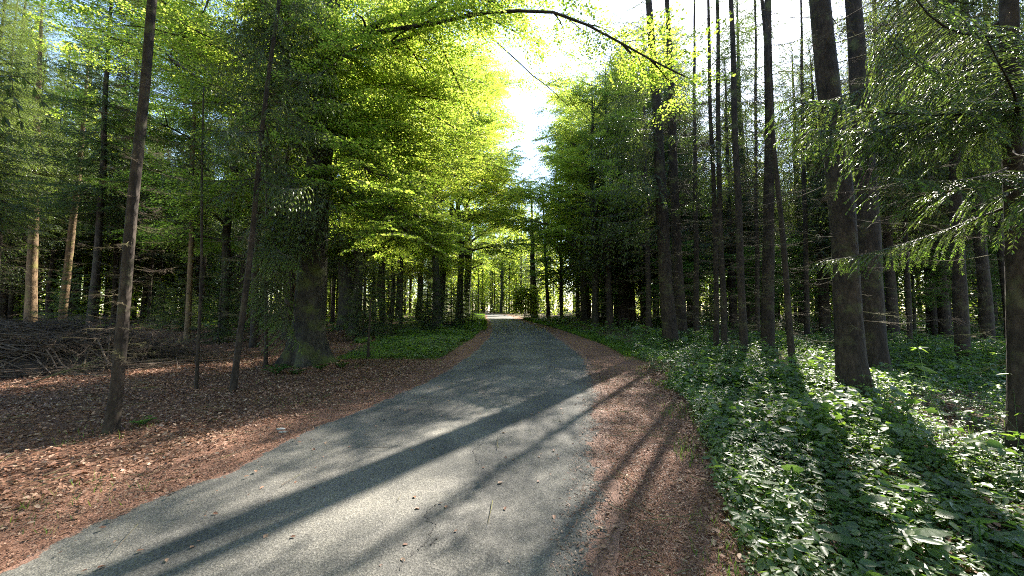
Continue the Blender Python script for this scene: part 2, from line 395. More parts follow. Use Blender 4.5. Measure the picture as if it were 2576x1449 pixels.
def dead_branch(rng, L=2.2, ntw=16, r0=.011, fine=1., tk=1.):
    g = G(); K = 9; s = np.linspace(0, 1, K)
    ax = np.stack([s * L, .10 * np.sin(s * 4 + rng.uniform(0, 6)) * s * L, (-.16 * s + .16 * s ** 2 + .03 * np.sin(s * 7 + rng.uniform(0, 6)) * s) * L], 1)
    V, Q = tubes(ax[None], (r0 * (1 - s * .8))[None], 4); g.add(V, Q)
    A = []; AR = []; B = []; BR = []
    for i in range(ntw):
        tt = rng.uniform(.12, 1); sd = rng.choice([-1, 1]); o = np.array([np.interp(tt, s, ax[:, j]) for j in range(3)])
        l = rng.uniform(.15, .6) * (1.15 - .6 * tt) * fine; a = rad(rng.uniform(25, 75)) * sd; e = rng.uniform(-.7, .35)
        q = np.linspace(0, 1, 4); P = o + np.stack([np.cos(a) * q * l, np.sin(a) * q * l, e * q ** 1.4 * l + .03 * rng.normal(size=4) * q], 1)
        A.append(P); AR.append([.0045 * tk, .0035 * tk, .003 * tk, .0015 * tk])
        for j in range(rng.integers(1, 5)):
            o2 = P[rng.integers(1, 4)]; l2 = rng.uniform(.08, .25); a2 = a + rng.normal(0, .8)
            q2 = np.linspace(0, 1, 3); B.append(o2 + np.stack([np.cos(a2) * q2 * l2, np.sin(a2) * q2 * l2, rng.uniform(-.9, .2) * q2 * l2], 1)); BR.append([.003 * tk, .0022 * tk, .001 * tk])
    V, Q = tubes(np.array(A), np.array(AR), 3); g.add(V, Q)
    V, Q = tubes(np.array(B), np.array(BR), 3); g.add(V, Q)
    return g.arr()
def beech_spray(rng, L=1.3, leaf=.075):
    g = G(); K = 6; s = np.linspace(0, 1, K)
    ax = np.stack([s * L, .06 * np.sin(s * 3 + rng.uniform(0, 6)), -.10 * s ** 2 * L], 1)
    V, Q = tubes(ax[None], (.008 * (1 - s * .8))[None], 3); g.add(V, Q, 0)
    A = []; P_ = []; D_ = []
    for i in range(15):
        tt = .1 + .9 * i / 15; sd = 1 if i % 2 else -1; o = np.array([np.interp(tt, s, ax[:, j]) for j in range(3)])
        l = (.15 + .5 * (1 - tt)) * rng.uniform(.7, 1.2); a = rad(rng.uniform(35, 60)) * sd
        n = max(3, int(l / .055)); q = np.linspace(.15, 1, n)
        P = o + np.stack([np.cos(a) * q * l, np.sin(a) * q * l, -.18 * q ** 2 * l + rng.normal(0, .012, n)], 1)
        A.append(P[np.linspace(0, n - 1, 3).astype(int)])
        la = a + np.where(np.arange(n) % 2, 1, -1) * rad(48) + rng.normal(0, .25, n)
        P_.append(P); D_.append(np.stack([np.cos(la), np.sin(la), rng.normal(-.12, .2, n)], 1))
    n = 10; q = rng.uniform(.2, 1, n); P = np.stack([np.interp(q, s, ax[:, j]) for j in range(3)], 1); la = rng.uniform(-.9, .9, n)
    P_.append(P); D_.append(np.stack([np.cos(la), np.sin(la), rng.normal(-.1, .2, n)], 1))
    V, Q = tubes(np.array(A), np.tile([.004, .003, .0015], (len(A), 1)), 3); g.add(V, Q, 0)
    P_ = np.concatenate(P_); D_ = np.concatenate(D_); n = len(P_)
    L_ = leaf * rng.uniform(.7, 1.25, n)
    V, Q = kites(P_, D_, np.array([0, 0, 1.]) + rng.normal(0, .6, (n, 3)), L_, L_ * .68); g.add(V, Q, 1)
    return g.arr()

rl = np.random.default_rng(21)
LIB_hang = [live_branch(rl, 2.6, h, 26, .08, .06) for h in (.7, .9, 1.1, 1.3)]
LIB_live = [live_branch(rl, 2.4, h, 24, .09, .06, .12, .034) for h in (.25, .4, .55, .7)]
LIB_near = [live_branch(rl, 2.2, h, 50, .026, .25, .046, .012) for h in (.5, .7, .9)]
LIB_dead = [dead_branch(rl, 2.2, n, .012, 1., 1.4) for n in (12, 18, 24, 16)]
LIB_deadfine = [dead_branch(rl, 2.2, n, .016, 1.2, 2.0) for n in (26, 34, 42)]
LIB_spray = [beech_spray(rl, L, .085) for L in (1.1, 1.3, 1.5, 1.2)]
LIB_coarse = [beech_spray(rl, L, .10) for L in (1.2, 1.4)]

def put(g, item, pos, az, pitch, sc, roll=0., zs=1., mmap=None):
    V, Q, M = item
    V = V * sc
    if zs != 1.: V = V * np.array([1, 1, zs])
    V = V @ rot(az, pitch, roll).T + np.asarray(pos)
    g.add(V, Q, M if mmap is None else np.take(mmap, M))

def spruce_crown(rng, H, zb, R, lib, dz=.42, nper=5, axis=None, low=1., mult=1., ex=.7, azr=None):
    g = G(); z = zb
    while z < H - .3:
        q = (H - z) / (H - zb); L = (R * q ** ex * (low + (1 - low) * min(1, (1 - q) * 4))) + .25
        n = nper if q > .25 else 4; a0 = rng.uniform(0, 6.28)
        for i in range(n):
            a = a0 + i * 6.283 / n + rng.normal(0, .25)
            if azr is not None and z < azr[2] and not (azr[0] < a % 6.283 < azr[1]): continue
            l = L * rng.uniform(.6, 1.18)
            c = axis(z) if axis is not None else (0, 0)
            put(g, lib[rng.integers(len(lib))], (c[0], c[1], z + rng.normal(0, .1)), a, rad(28 * (1 - q) - 6) + rng.normal(0, .1), l / 2.5 * mult)
        z += dz * rng.uniform(.8, 1.25) * (1 if q > .3 else .7)
    return g
def dead_zone(rng, z0, z1, R, lib, dz=.3, nper=3, rtrunk=.15, f=None):
    g = G(); z = z0
    while z < z1:
        for i in range(rng.integers(1, nper + 1)):
            a = rng.uniform(0, 6.28); l = R * rng.uniform(.25, 1.1) * (.55 + .45 * (z - z0) / (z1 - z0 + .01))
            put(g, lib[rng.integers(len(lib))], (math.cos(a) * rtrunk * .7, math.sin(a) * rtrunk * .7, z), a, rng.normal(-.02, .16), l / 2.2)
        z += dz * rng.uniform(.5, 1.5)
    return g
def trunk(rng, H, r0, sides=10, K=40, flare=.25, wob=.05, top=.02, flute=0., fl_h=.35, nroot=5, sweep=(0, 0)):
    h = H * (np.linspace(0, 1, K)) ** 1.45; h = np.concatenate([[-.25], h])
    rr = r0 * (top / r0 + (1 - top / r0) * np.clip(1 - h / H, 0, 1) ** .85)
    a = np.arange(sides) * 2 * np.pi / sides; ph = rng.uniform(0, 6.28, 8)
    cx = wob * np.sin(h * .45 + ph[0]) * np.minimum(h / 3, 1) + wob * .4 * np.sin(h * 1.3 + ph[1]) * np.clip(h, 0, 1) + sweep[0] * (h / H) ** 2
    cy = wob * np.sin(h * .38 + ph[2]) * np.minimum(h / 3, 1) + sweep[1] * (h / H) ** 2
    fl = 1 + flare * np.exp(-np.maximum(h, 0) / fl_h)[:, None] * (1 + .75 * np.sin(nroot * a + ph[3])[None] + .3 * np.sin(2 * a + ph[4])[None])
    fu = 1 + flute * (np.sin(5 * a[None] + ph[5] + h[:, None] * .35) * .5 + np.sin(3 * a[None] + ph[6] - h[:, None] * .25) * .5) + .02 * np.sin(4 * a[None] + h[:, None] * 3) + rng.normal(0, .018, (len(h), sides)) * (sides > 10)
    R = rr[:, None] * fl * fu
    V = np.stack([cx[:, None] + R * np.cos(a), cy[:, None] + R * np.sin(a), np.repeat(h[:, None], sides, 1)], -1)
    idx = np.arange(V.size // 3).reshape(len(h), sides); a0 = idx[:-1]; a1 = np.roll(a0, -1, 1); b0 = idx[1:]; b1 = np.roll(b0, -1, 1)
    g = G(); g.add(V.reshape(-1, 3), np.stack([a0, a1, b1, b0], -1).reshape(-1, 4))
    return g

def limb_path(p0, az, el, L, K=8, droop=.12, rng=RNG, wig=.1):
    s = np.linspace(0, 1, K)
    d = np.array([math.cos(az) * math.cos(el), math.sin(az) * math.cos(el), math.sin(el)])
    P = np.asarray(p0) + s[:, None] * d * L; P[:, 2] -= droop * L * s ** 2
    P += np.cumsum(rng.normal(0, wig * L / K, (K, 3)), 0) * s[:, None]
    return P
def sprays_on(g, P, rng, lib, spacing=.32, t0=.25, sc=(.7, 1.15), both=True, pitch=-.05):
    seg_ = np.linalg.norm(np.diff(P, axis=0), axis=1); cum = np.concatenate([[0], np.cumsum(seg_)]); Lt = cum[-1]
    ds = np.arange(t0 * Lt, Lt, spacing)
    for i, dd in enumerate(ds):
        o = np.array([np.interp(dd, cum, P[:, j]) for j in range(3)]); k = min(np.searchsorted(cum, dd), len(P) - 1); tg = P[k] - P[k - 1]
        az = math.atan2(tg[1], tg[0]) + (1 if i % 2 else -1) * rad(rng.uniform(30, 75)); 
        put(g, lib[rng.integers(len(lib))], o, az, rng.normal(pitch, .26), rng.uniform(*sc), rng.normal(0, .35))
    tg = P[-1] - P[-2]
    put(g, lib[rng.integers(len(lib))], P[-1], math.atan2(tg[1], tg[0]), pitch, rng.uniform(*sc))
def broadleaf(rng, H, zb, R, nl=14, lib=LIB_spray, sub=4, r0=.18, up=(15, 45), fork=False, bias=None, spacing=.36):
    """returns limbs geometry and crown geometry (sprays)"""
    gl = G(); gc = G()
    for i in range(nl):
        z = zb + (H - zb) * .85 * (i / nl) ** .9; az = i * 2.4 + rng.normal(0, .3)
        if bias is not None and rng.random() < .45: az = bias + rng.normal(0, .5)
        q = (z - zb) / (H - zb); L = R * (1 - .55 * q ** 1.5) * rng.uniform(.75, 1.15)
        el = rad(rng.uniform(*up) + 25 * q)
        P = limb_path((0, 0, z), az, el, L, 8, .22, rng)
        rb = r0 * .38 * (1 - .6 * q); V, Q = tubes(P[None], (rb * (1 - .9 * np.linspace(0, 1, 8)) + .006)[None], 5); gl.add(V, Q)
        sprays_on(gc, P, rng, lib, spacing, .25)
        for j in range(sub):
            k = rng.integers(2, 7); az2 = az + rng.choice([-1, 1]) * rad(rng.uniform(30, 70))
            P2 = limb_path(P[k], az2, el * .5 + rng.normal(0, .15), L * rng.uniform(.3, .5), 6, .2, rng)
            V, Q = tubes(P2[None], (rb * .4 * (1 - .85 * np.linspace(0, 1, 6)) + .004)[None], 4); gl.add(V, Q)
            sprays_on(gc, P2, rng, lib, spacing, .15)
    return gl, gc

CM = [M_limb, M_needle, M_tip]
# kinds of background tree: parts as (name, mesh)
KINDS = {}
def kind(name, parts): KINDS[name] = parts
for i in range(3):
    r_ = np.random.default_rng(100 + i); H = 21
    kind('plant%d' % i, [('trunk', trunk(r_, H, .15, 8, 16, .2, .05).mesh('trunk', [M_bark], True)),
        ('branchwork', dead_zone(r_, 1.0, 7.5, 1.5, LIB_dead, .22, 3).mesh('branchwork', [M_twig])),
        ('crown', spruce_crown(r_, H, 6.0 + i * 1.2, 2.2, LIB_live, .42, 6).mesh('crown', CM))])
for i in range(3):
    r_ = np.random.default_rng(200 + i); H = 19
    kind('full%d' % i, [('trunk', trunk(r_, H, .19, 10, 18, .25, .05).mesh('trunk', [M_bark], True)),
        ('branchwork', dead_zone(r_, .8, 3.5, 1.6, LIB_dead, .2, 3).mesh('branchwork', [M_twig])),
        ('crown', spruce_crown(r_, H, 3.4 + i * .7, 2.9, LIB_hang, .42, 5).mesh('crown', CM))])
for i in range(2):
    r_ = np.random.default_rng(250 + i); H = 18.5
    kind('tall%d' % i, [('trunk', trunk(r_, H, .24, 12, 20, .25, .05).mesh('trunk', [M_bark], True)),
        ('branchwork', dead_zone(r_, 1.2, 6, 2.0, LIB_deadfine, .2, 3).mesh('branchwork', [M_twig])),
        ('crown', spruce_crown(r_, H, 5.0 + i * .8, 2.8, LIB_hang, .46, 5, ex=.38).mesh('crown', CM))])
for i in range(2):
    r_ = np.random.default_rng(300 + i); H = 5
    kind('young%d' % i, [('trunk', trunk(r_, H, .045, 6, 10, .2, .03, .006).mesh('trunk', [M_bark], True)),
        ('crown', spruce_crown(r_, H, .35, 1.35, LIB_live, .3, 6).mesh('crown', CM))])
for i in range(3):
    r_ = np.random.default_rng(400 + i); H = 16 + i
    gl, gc = broadleaf(r_, H, 3.8, 5.4, 20, LIB_spray if i < 2 else LIB_coarse, 6, .2, spacing=.3)
    kind('beech%d' % i, [('trunk', trunk(r_, H, .22, 12, 20, .3, .15, .03).mesh('trunk', [M_barkB], True)),
        ('limbs_', gl.mesh('limb', [M_limb])), ('crown', gc.mesh('crown', [M_limb, MB_beech]))])
for i in range(2):
    r_ = np.random.default_rng(500 + i); H = 11
    gl, gc = broadleaf(r_, H, 2.2, 3.8, 20, LIB_coarse, 4, .15, (40, 65))
    kind('maple%d' % i, [('trunk', trunk(r_, H, .15, 10, 16, .25, .1, .03).mesh('trunk', [M_barkB], True)),
        ('limbs_', gl.mesh('limb', [M_limb])), ('crown', gc.mesh('crown', [M_limb, MB_maple]))])
r_ = np.random.default_rng(600)
gl, gc = broadleaf(r_, 3.4, .4, .95, 24, LIB_spray, 2, .05, (20, 50), spacing=.22)
kind('sapling0', [('trunk', trunk(r_, 3.2, .03, 6, 10, .1, .04, .006).mesh('trunk', [M_limb], True)), ('limbs_', gl.mesh('limb', [M_limb])), ('crown', gc.mesh('crown', [M_limb, MB_beech]))])

def plant_tree(k, name, x, y, rz, sc, label, cat, group=None, only=None, squash=1.):
    o = empty(name, (x, y, float(gz(x, y)) - .03), rz, sc, label=label, cat=cat, group=group)
    o.scale = (sc, sc, sc * squash)
    for pn, me in KINDS[k]:
        if only and pn not in only: continue
        link('branchwork' if pn == 'limbs_' else pn, me, o)
    return o

TREES = []   # (x, y) of everything planted, to keep distance
# ------------------------------------------------------------------ named trunks, measured in the photograph
C_cur = None
rr = np.random.default_rng(77)
def hero(name, base, ref, wpx, H, label, mat=M_bark, dead=None, crown=None, flare=.3, sides=14, cat='tree', zb=None, group=None, flute=0., wob=.03, seed=0, wy=None, Yoff=0.):
    P0 = gp(*base); P0[1] += Yoff
    if Yoff: P0[0] = (base[0] - CX) / F * P0[1] / 1.0
    P1 = at(ref[0], ref[1], P0[1])
    rr = np.random.default_rng(1000 + seed)
    d_ = P1 - P0; d_ /= np.linalg.norm(d_)
    th = math.atan2(P0[0], P0[1]); r0 = .5 * wpx * P0[1] / F * math.cos(th)
    q = Vector((0, 0, 1)).rotation_difference(Vector(d_))
    o = empty(name, (P0[0], P0[1], float(gz(P0[0], P0[1])) - .02), 0, 1, label=label, cat=cat, group=group)
    link('trunk', trunk(rr, H, r0 * 1.05, sides, 34, flare, wob, min(.03, r0 * .4), flute).mesh('trunk', [mat]), o, rq=q)
    qz = q @ Quaternion((0, 0, 1), rr.uniform(0, 6.28) if crown is not C_cur else 0.)
    if dead is not None: link('branchwork', dead, o, rq=qz)
    if crown is not None:
        c = link('crown', crown, o, rq=qz)
    TREES.append((P0[0], P0[1])); return o, P0, d_, r0

D_short = dead_zone(rr, .6, 9, .9, LIB_dead, .28, 3, .1).mesh('branchwork', [M_twig])
D_mid = dead_zone(rr, .9, 10, 1.6, LIB_dead, .17, 3, .13).mesh('branchwork', [M_twig])
D_fine = dead_zone(rr, 1.2, 11, 1.9, LIB_deadfine, .22, 2, .13).mesh('branchwork', [M_twig])
D_fine2 = dead_zone(rr, 1.5, 12, 2.5, LIB_deadfine, .22, 2, .2).mesh('branchwork', [M_twig])
D_sparse = dead_zone(rr, 1.0, 12, 2.2, LIB_dead, .26, 2, .25).mesh('branchwork', [M_twig])
C_high = spruce_crown(rr, 22, 9.5, 2.4, LIB_live, .5, 5).mesh('crown', CM)
C_high2 = spruce_crown(rr, 20, 6.5, 2.2, LIB_hang, .5, 4).mesh('crown', CM)
C_mid = spruce_crown(rr, 18, 6.5, 2.3, LIB_hang, 1.0, 2).mesh('crown', CM)
C_cur = spruce_crown(rr, 16, 5, 3.2, LIB_hang, .5, 6, ex=.55, azr=(2.0, 4.0, 20)).mesh('crown', CM)
C_curL = spruce_crown(rr, 20, 6.2, 2.6, LIB_hang, .45, 5).mesh('crown', CM)
D_up = dead_zone(rr, 4, 15, 2.3, LIB_deadfine, .13, 3, .15).mesh('branchwork', [M_twig])
D_long = dead_zone(rr, 3.2, 12, 4.2, LIB_deadfine, .3, 1, .2).mesh('branchwork', [M_twig])
C_mid2 = spruce_crown(rr, 17, 7.0, 1.9, LIB_hang, .9, 2).mesh('crown', CM)
C_mid3 = spruce_crown(rr, 18, 6.0, 2.4, LIB_live, 1.1, 2).mesh('crown', CM)
C_top = spruce_crown(rr, 19, 14.5, 1.3, LIB_live, .6, 3).mesh('crown', CM)
C_thin = spruce_crown(rr, 11, 4.2, 1.3, LIB_hang, .45, 4).mesh('crown', CM)
C_thin2 = spruce_crown(rr, 9, 3.0, 1.2, LIB_hang, .35, 4).mesh('crown', CM)

GL = 'roadside trunks left of the road'; GR = 'roadside trunks right of the road'
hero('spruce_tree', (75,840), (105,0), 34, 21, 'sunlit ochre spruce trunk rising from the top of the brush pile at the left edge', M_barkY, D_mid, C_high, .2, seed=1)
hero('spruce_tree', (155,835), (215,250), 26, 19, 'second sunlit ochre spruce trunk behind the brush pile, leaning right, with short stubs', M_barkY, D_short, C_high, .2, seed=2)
D_stub = dead_zone(rr, .5, 9, .8, LIB_dead, .08, 3, .09).mesh('branchwork', [M_twig])
hero('spruce_tree', (278,1088), (395,0), 34, 14, 'dark leaning spruce trunk standing alone in front of the brush pile on leaf litter', M_bark, D_stub, None, .3, 18, seed=3, wob=.05)
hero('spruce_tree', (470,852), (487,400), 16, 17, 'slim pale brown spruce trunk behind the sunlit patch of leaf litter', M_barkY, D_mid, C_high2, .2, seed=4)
hero('spruce_sapling', (493,985), (505,540), 9, 6, 'very thin straight dead stem left of the thin leaning spruce', M_bark, D_short, None, .2, 8, cat='sapling', seed=5)
hero('spruce_tree', (586,985), (690,130), 17, 11, 'thin dark spruce stem leaning right between the dead stem and the huge beech', M_bark, D_short, C_thin, .2, seed=6)
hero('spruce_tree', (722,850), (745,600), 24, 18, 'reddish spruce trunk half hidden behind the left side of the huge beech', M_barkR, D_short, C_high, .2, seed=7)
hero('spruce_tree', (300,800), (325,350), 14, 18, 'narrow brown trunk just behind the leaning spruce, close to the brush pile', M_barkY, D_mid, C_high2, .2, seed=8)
hero('spruce_tree', (28,815), (42,500), 34, 20, 'broad dark spruce trunk in deep shade at the far left edge', M_bark, D_mid, C_curL, .2, seed=9)
hero('spruce_tree', (215,805), (235,400), 26, 20, 'dark spruce trunk in shade right of the two sunlit ochre trunks', M_bark, D_mid, C_curL, .2, seed=10)
hero('spruce_tree', (925,905), (933,745), 7, 1.9, 'short dead sapling stick leaning on the edge of the grass verge', M_bark, None, None, .2, 8, cat='sapling', seed=11)
hero('beech_tree', (872,830), (868,600), 44, 15, 'mossy green fluted trunk behind and right of the huge beech', M_barkB, None, None, .3, 16, flute=.12, seed=12)
hero('beech_tree', (965,812), (945,600), 17, 14, 'thin curved dark trunk leaning left beyond the mossy trunk', M_barkB, None, None, .25, seed=13, wob=.2)
hero('beech_tree', (1103,818), (1126,600), 20, 15, 'dark trunk standing in the young spruces left of the road bend', M_barkB, None, None, .35, seed=14, wob=.1)
hero('beech_tree', (1000,806), (1010,600), 13, 15, 'slender dark trunk in the row between the curved trunk and the road', M_barkB, None, None, .25, seed=15, wob=.1)
hero('beech_tree', (1050,806), (1075,560), 14, 16, 'slim dark trunk leaning right behind the young spruces', M_barkB, None, None, .25, seed=16, wob=.1)
# right
hero('spruce_tree', (1688,872), (1648,250), 37, 21, 'left trunk of the stout moss-streaked spruce pair right of the road', M_bark, D_mid, C_cur, .2, 18, seed=20)
hero('spruce_tree', (1715,862), (1690,300), 29, 21, 'right trunk of the stout moss-streaked spruce pair right of the road', M_bark, D_fine, C_top, .2, seed=21)
hero('spruce_tree', (1802,884), (1788,200), 14, 17, 'left stem of two close thin stems in the middle of the green undergrowth', M_bark, D_short, C_mid3, .2, seed=22)
hero('spruce_tree', (1822,888), (1806,200), 16, 18, 'right stem of two close thin stems in the middle of the green undergrowth', M_bark, D_mid, None, .2, seed=23)
hero('spruce_tree', (1872,905), (1838,0), 21, 17, 'thin spruce wrapped in a tangle of dead twigs right of the twin stems', M_bark, D_mid, C_top, .2, seed=24)
hero('spruce_tree', (1933,892), (1932,0), 34, 20, 'straight medium spruce trunk with dead twigs and bright sky behind its top', M_bark, D_mid, C_mid2, .2, seed=25)
hero('spruce_tree', (1997,945), (1958,480), 17, 12, 'thin leaning stem just left of the big dark spruce', M_bark, D_short, None, .2, seed=26)
hero('spruce_tree', (2150,1012), (2062,0), 74, 22, 'big dark spruce with flared mossy foot, largest trunk right of the road', M_bark, D_sparse, C_top, .5, 26, seed=27)
hero('spruce_tree', (2203,940), (2148,0), 66, 22, 'second big dark spruce close behind the largest trunk', M_bark, D_sparse, C_top, .25, 22, seed=28)
hero('spruce_tree', (2425,925), (2400,380), 40, 20, 'left trunk of the dark pair in the shaded undergrowth at right', M_bark, D_mid, C_curL, .2, 18, seed=29)
hero('spruce_tree', (2487,900), (2455,440), 38, 20, 'right trunk of the dark pair in the shaded undergrowth at right', M_bark, D_mid, C_curL, .2, 18, seed=30)
o14, P14, d14, r14 = hero('spruce_tree', (2568,1190), (2535,0), 62, 19, 'nearest spruce cut by the right edge, with leafy green boughs reaching left', M_bark, D_sparse, None, .2, 22, seed=31)
hero('spruce_tree', (2082,838), (2070,500), 18, 18, 'slim dark trunk seen just left of the largest trunk', M_bark, D_up, C_curL, .2, seed=32)
hero('spruce_tree', (2250,862), (2225,450), 30, 19, 'dark trunk in shade right behind the second big spruce', M_bark, D_up, C_curL, .2, seed=33)
hero('spruce_tree', (2350,848), (2335,450), 20, 19, 'slim trunk with light woodland behind, between second big spruce and dark pair', M_bark, D_mid, C_curL, .2, seed=34)
hero('spruce_tree', (1345,801), (1338,560), 16, 17, 'dark trunk behind the bright sunlit bush at the road bend', M_bark, D_short, C_top, .2, seed=35)
hero('spruce_tree', (1380,803), (1368,560), 10, 17, 'leftmost thin dark stem beside the fan-limbed tree', M_bark, D_short, C_top, .2, seed=36)
hero('spruce_tree', (1470,812), (1463,500), 20, 19, 'grey straight trunk right of the fan-limbed tree', M_barkB, D_short, C_high2, .2, seed=37)
hero('spruce_tree', (1563,822), (1556,500), 18, 19, 'trunk in the dark shaggy spruces, nearest the shaded verge', M_bark, D_mid, C_curL, .2, seed=38)

hero('spruce_tree', (1632,842), (1622,300), 14, 18, 'thin dark trunk just left of the stout pair, farther back', M_bark, D_fine, C_top, .2, seed=40)
hero('spruce_tree', (1752,856), (1748,300), 15, 18, 'slender trunk standing between the stout pair and the twin stems', M_bark, D_fine, None, .2, seed=41)
hero('spruce_tree', (1906,862), (1900,100), 12, 18, 'very slender stem left of the straight medium trunk', M_bark, D_mid, C_top, .2, seed=42)
hero('spruce_tree', (2030,858), (2018,200), 15, 18, 'slender trunk between the thin leaning stem and the largest trunk', M_bark, D_mid, C_top, .2, seed=43)
hero('spruce_tree', (2290,880), (2268,300), 14, 18, 'slender twiggy trunk just right of the second big spruce', M_bark, D_up, C_curL, .2, seed=44)
# boughs of the nearest spruce on the right
g = G(); rr = np.random.default_rng(31)
for i in range(13):
    z = 2.2 + i * .2; az = math.pi + rr.uniform(-1.3, 1.0) if i % 5 else rr.uniform(0, 6.28)
    if z < 2.6 and i % 2: continue
    put(g, LIB_near[rr.integers(3)], (d14[0] * z, d14[1] * z, z), az, rad(rr.uniform(-8, 8)), rr.uniform(.75, 1.15))
for (px, py, Y_, ln) in ((2040, 380, 4.3, 1.25), (2200, 440, 4.0, 1.0), (2290, 300, 3.9, 1.0), (2420, 430, 3.6, .8), (2180, 360, 4.6, 1.1), (2330, 380, 3.4, .9)):
    tip = at(px, py, Y_); o0 = np.array([P14[0] + .1, P14[1], 0]) + np.array([0, 0, tip[2] + .75]); v = tip - o0; L = np.linalg.norm(v)
    put(g, LIB_near[rr.integers(3)], o0 - P14, math.atan2(v[1], v[0]), math.asin(v[2] / L) + .12, L / 2.2)
link('crown', g.mesh('crown', CM), o14)
g = spruce_crown(rr, 19, 7.5, 2.4, LIB_live, .55, 5); 

# ------------------------------------------------------------------ the huge beech
Pb = gp(773, 916); rr = np.random.default_rng(55)
bo = empty('beech_tree', (Pb[0], Pb[1], float(gz(Pb[0], Pb[1])) - .03), label='huge dark beech with flared mossy foot and boughs arching over the road', cat='tree')
TREES.append((Pb[0], Pb[1]))
th = math.atan2(Pb[0], Pb[1]); rb = .5 * 84 * Pb[1] / F * math.cos(th)
link('trunk', trunk(rr, 14, rb * 1.02, 56, 60, .75, .05, .12, .07, .5, 5, (.8, 0)).mesh('trunk', [M_barkB]), bo)
gl = G(); gc = G()
def blimb(pts, r0, sub=6, spacing=.27, t0=.2, subL=(1.2, 2.6), lib=LIB_spray):
    P = np.array([at(*p) for p in pts]) - Pb; n = len(P); f = np.linspace(0, n - 1, 14)
    P = np.stack([np.interp(f, range(n), P[:, j]) for j in range(3)], 1) + np.cumsum(rr.normal(0, .045, (14, 3)), 0)
    V, Q = tubes(P[None], (r0 * (1 - .88 * np.linspace(0, 1, 14)) + .01)[None], 8); gl.add(V, Q)
    sprays_on(gc, P, rr, lib, spacing, t0)
    for j in range(int(sub * 1.5)):
        k = rr.integers(3, 13); tg = P[k] - P[k - 1]; az = math.atan2(tg[1], tg[0]) + rr.choice([-1, 1]) * rad(rr.uniform(30, 75))
        P2 = limb_path(P[k], az, rr.normal(0, .25), rr.uniform(*subL), 7, .2, rr)
        V, Q = tubes(P2[None], (r0 * .3 * (1 - .85 * np.linspace(0, 1, 7)) + .005)[None], 5); gl.add(V, Q)
        sprays_on(gc, P2, rr, lib, spacing, .1)
blimb([(800,120,11),(815,95,10.8),(900,75,10.2),(1000,45,9.6),(1060,15,9.3),(1140,-40,9)], .13, 6, t0=.5)
blimb([(800,110,11),(860,98,10.6),(990,75,10),(1110,40,9.4),(1240,4,9),(1400,30,8.8),(1560,100,8.6),(1700,175,8.4)], .062, 7, .36, .5, (.5, 1.3))
blimb([(800,170,11),(900,125,10.8),(1010,95,10.6),(1110,40,10.4),(1200,0,10.2)], .10, 8, t0=.35)
blimb([(800,235,11),(850,226,11.4),(900,226,11.8),(960,240,12.2),(1020,270,12.6)], .12, 8)
for k_ in range(6): blimb([(805,20+60*k_,10.6),(790+30*(k_%3),10+60*k_,10.2),(760+60*(k_%3),30+60*k_,9.8)], .03, 3, .25, .1, (.5, .9))
blimb([(800,330,11),(900,380,11.5),(1000,400,12.3)], .09, 9)
blimb([(800,420,11),(880,480,10.5),(960,520,10.2),(1040,560,10)], .06, 10, .34, .2, (.8, 1.6))
blimb([(780,470,11),(850,520,11.5),(920,560,12),(1000,590,12.5)], .06, 9, .34, .2, (.8, 1.8))
blimb([(800,-100,12),(1000,-60,13),(1200,60,14.5),(1330,170,16),(1420,260,17)], .035, 6, .4, .65, (1.0, 2.2))
blimb([(800,330,11),(840,350,10.6),(890,400,10.2),(960,460,10)], .06, 9, .3, .3, (.8, 1.8))
blimb([(800,440,11),(860,500,10.6),(950,560,10.3),(1060,600,10.2)], .05, 9, .3, .2, (.7, 1.4))
blimb([(800,280,11),(950,300,11.5),(1040,340,12)], .08, 9, .3, .2, (.9, 2.0))
blimb([(780,60,11),(680,-40,10.5),(560,-140,10)], .12, 9)
blimb([(780,240,11),(650,170,11),(500,60,11),(330,-60,11)], .11, 10)
blimb([(770,380,11),(640,260,12),(520,200,13),(400,120,14)], .09, 10)
blimb([(780,-20,11),(900,-120,11.5),(1050,-200,12)], .12, 8)
blimb([(770,-150,11),(740,-400,11),(700,-700,11)], .14, 10)
blimb([(770,300,11),(700,420,12.5),(600,480,14),(500,470,15)], .07, 10)
link('branchwork', gl.mesh('limb', [M_limb]), bo); link('crown', gc.mesh('crown', [M_limb, MB_beech]), bo)

# ------------------------------------------------------------------ background trees
def blocked(x, y, R, zb, H, targets):
    dx, dy = math.sin(SUN_AZ), math.cos(SUN_AZ); tn = math.tan(SUN_EL); n = 0
    for T in targets:
        vx, vy = x - T[0], y - T[1]; dd = vx * dx + vy * dy
        if dd < 0: continue
        p = abs(vx * dy - vy * dx); h = T[2] + dd * tn
        if zb < h < H and p < R * max(.15, (H - h) / (H - zb)) : n += 1
    return n
lit_px = [(1350,1080),(1480,1050),(1300,1180),(1150,1250),(1450,1250),(1600,1300),(1750,1400),(850,1180),(1050,1080),(1300,900),(1400,930),(1560,960),(950,1300),(1880,950),(2000,1050),(2100,1150),(2200,1250),(2350,1250),(2480,1350),(1780,890),(1250,793),
          (100,1180),(300,1110),(600,890),(700,1000),(900,960),(1000,940),(150,850),(1050,860),(1310,770),(400,1000)]
lit = [gp(*p) for p in lit_px] + [at(*p) for p in [(1000,200,11),(1100,300,16),(1200,400,20),(1280,500,24),(950,520,11),(1150,480,18),(1050,400,14),(1250,420,30),(900,300,11),(1150,150,14),(1000,540,11),(1180,250,25),(200,300,20),(100,600,20)]]
rt = np.random.default_rng(9)
def ok(x, y, dmin):
    for a_, b_ in TREES:
        if (a_ - x) ** 2 + (b_ - y) ** 2 < dmin * dmin: return False
    return True
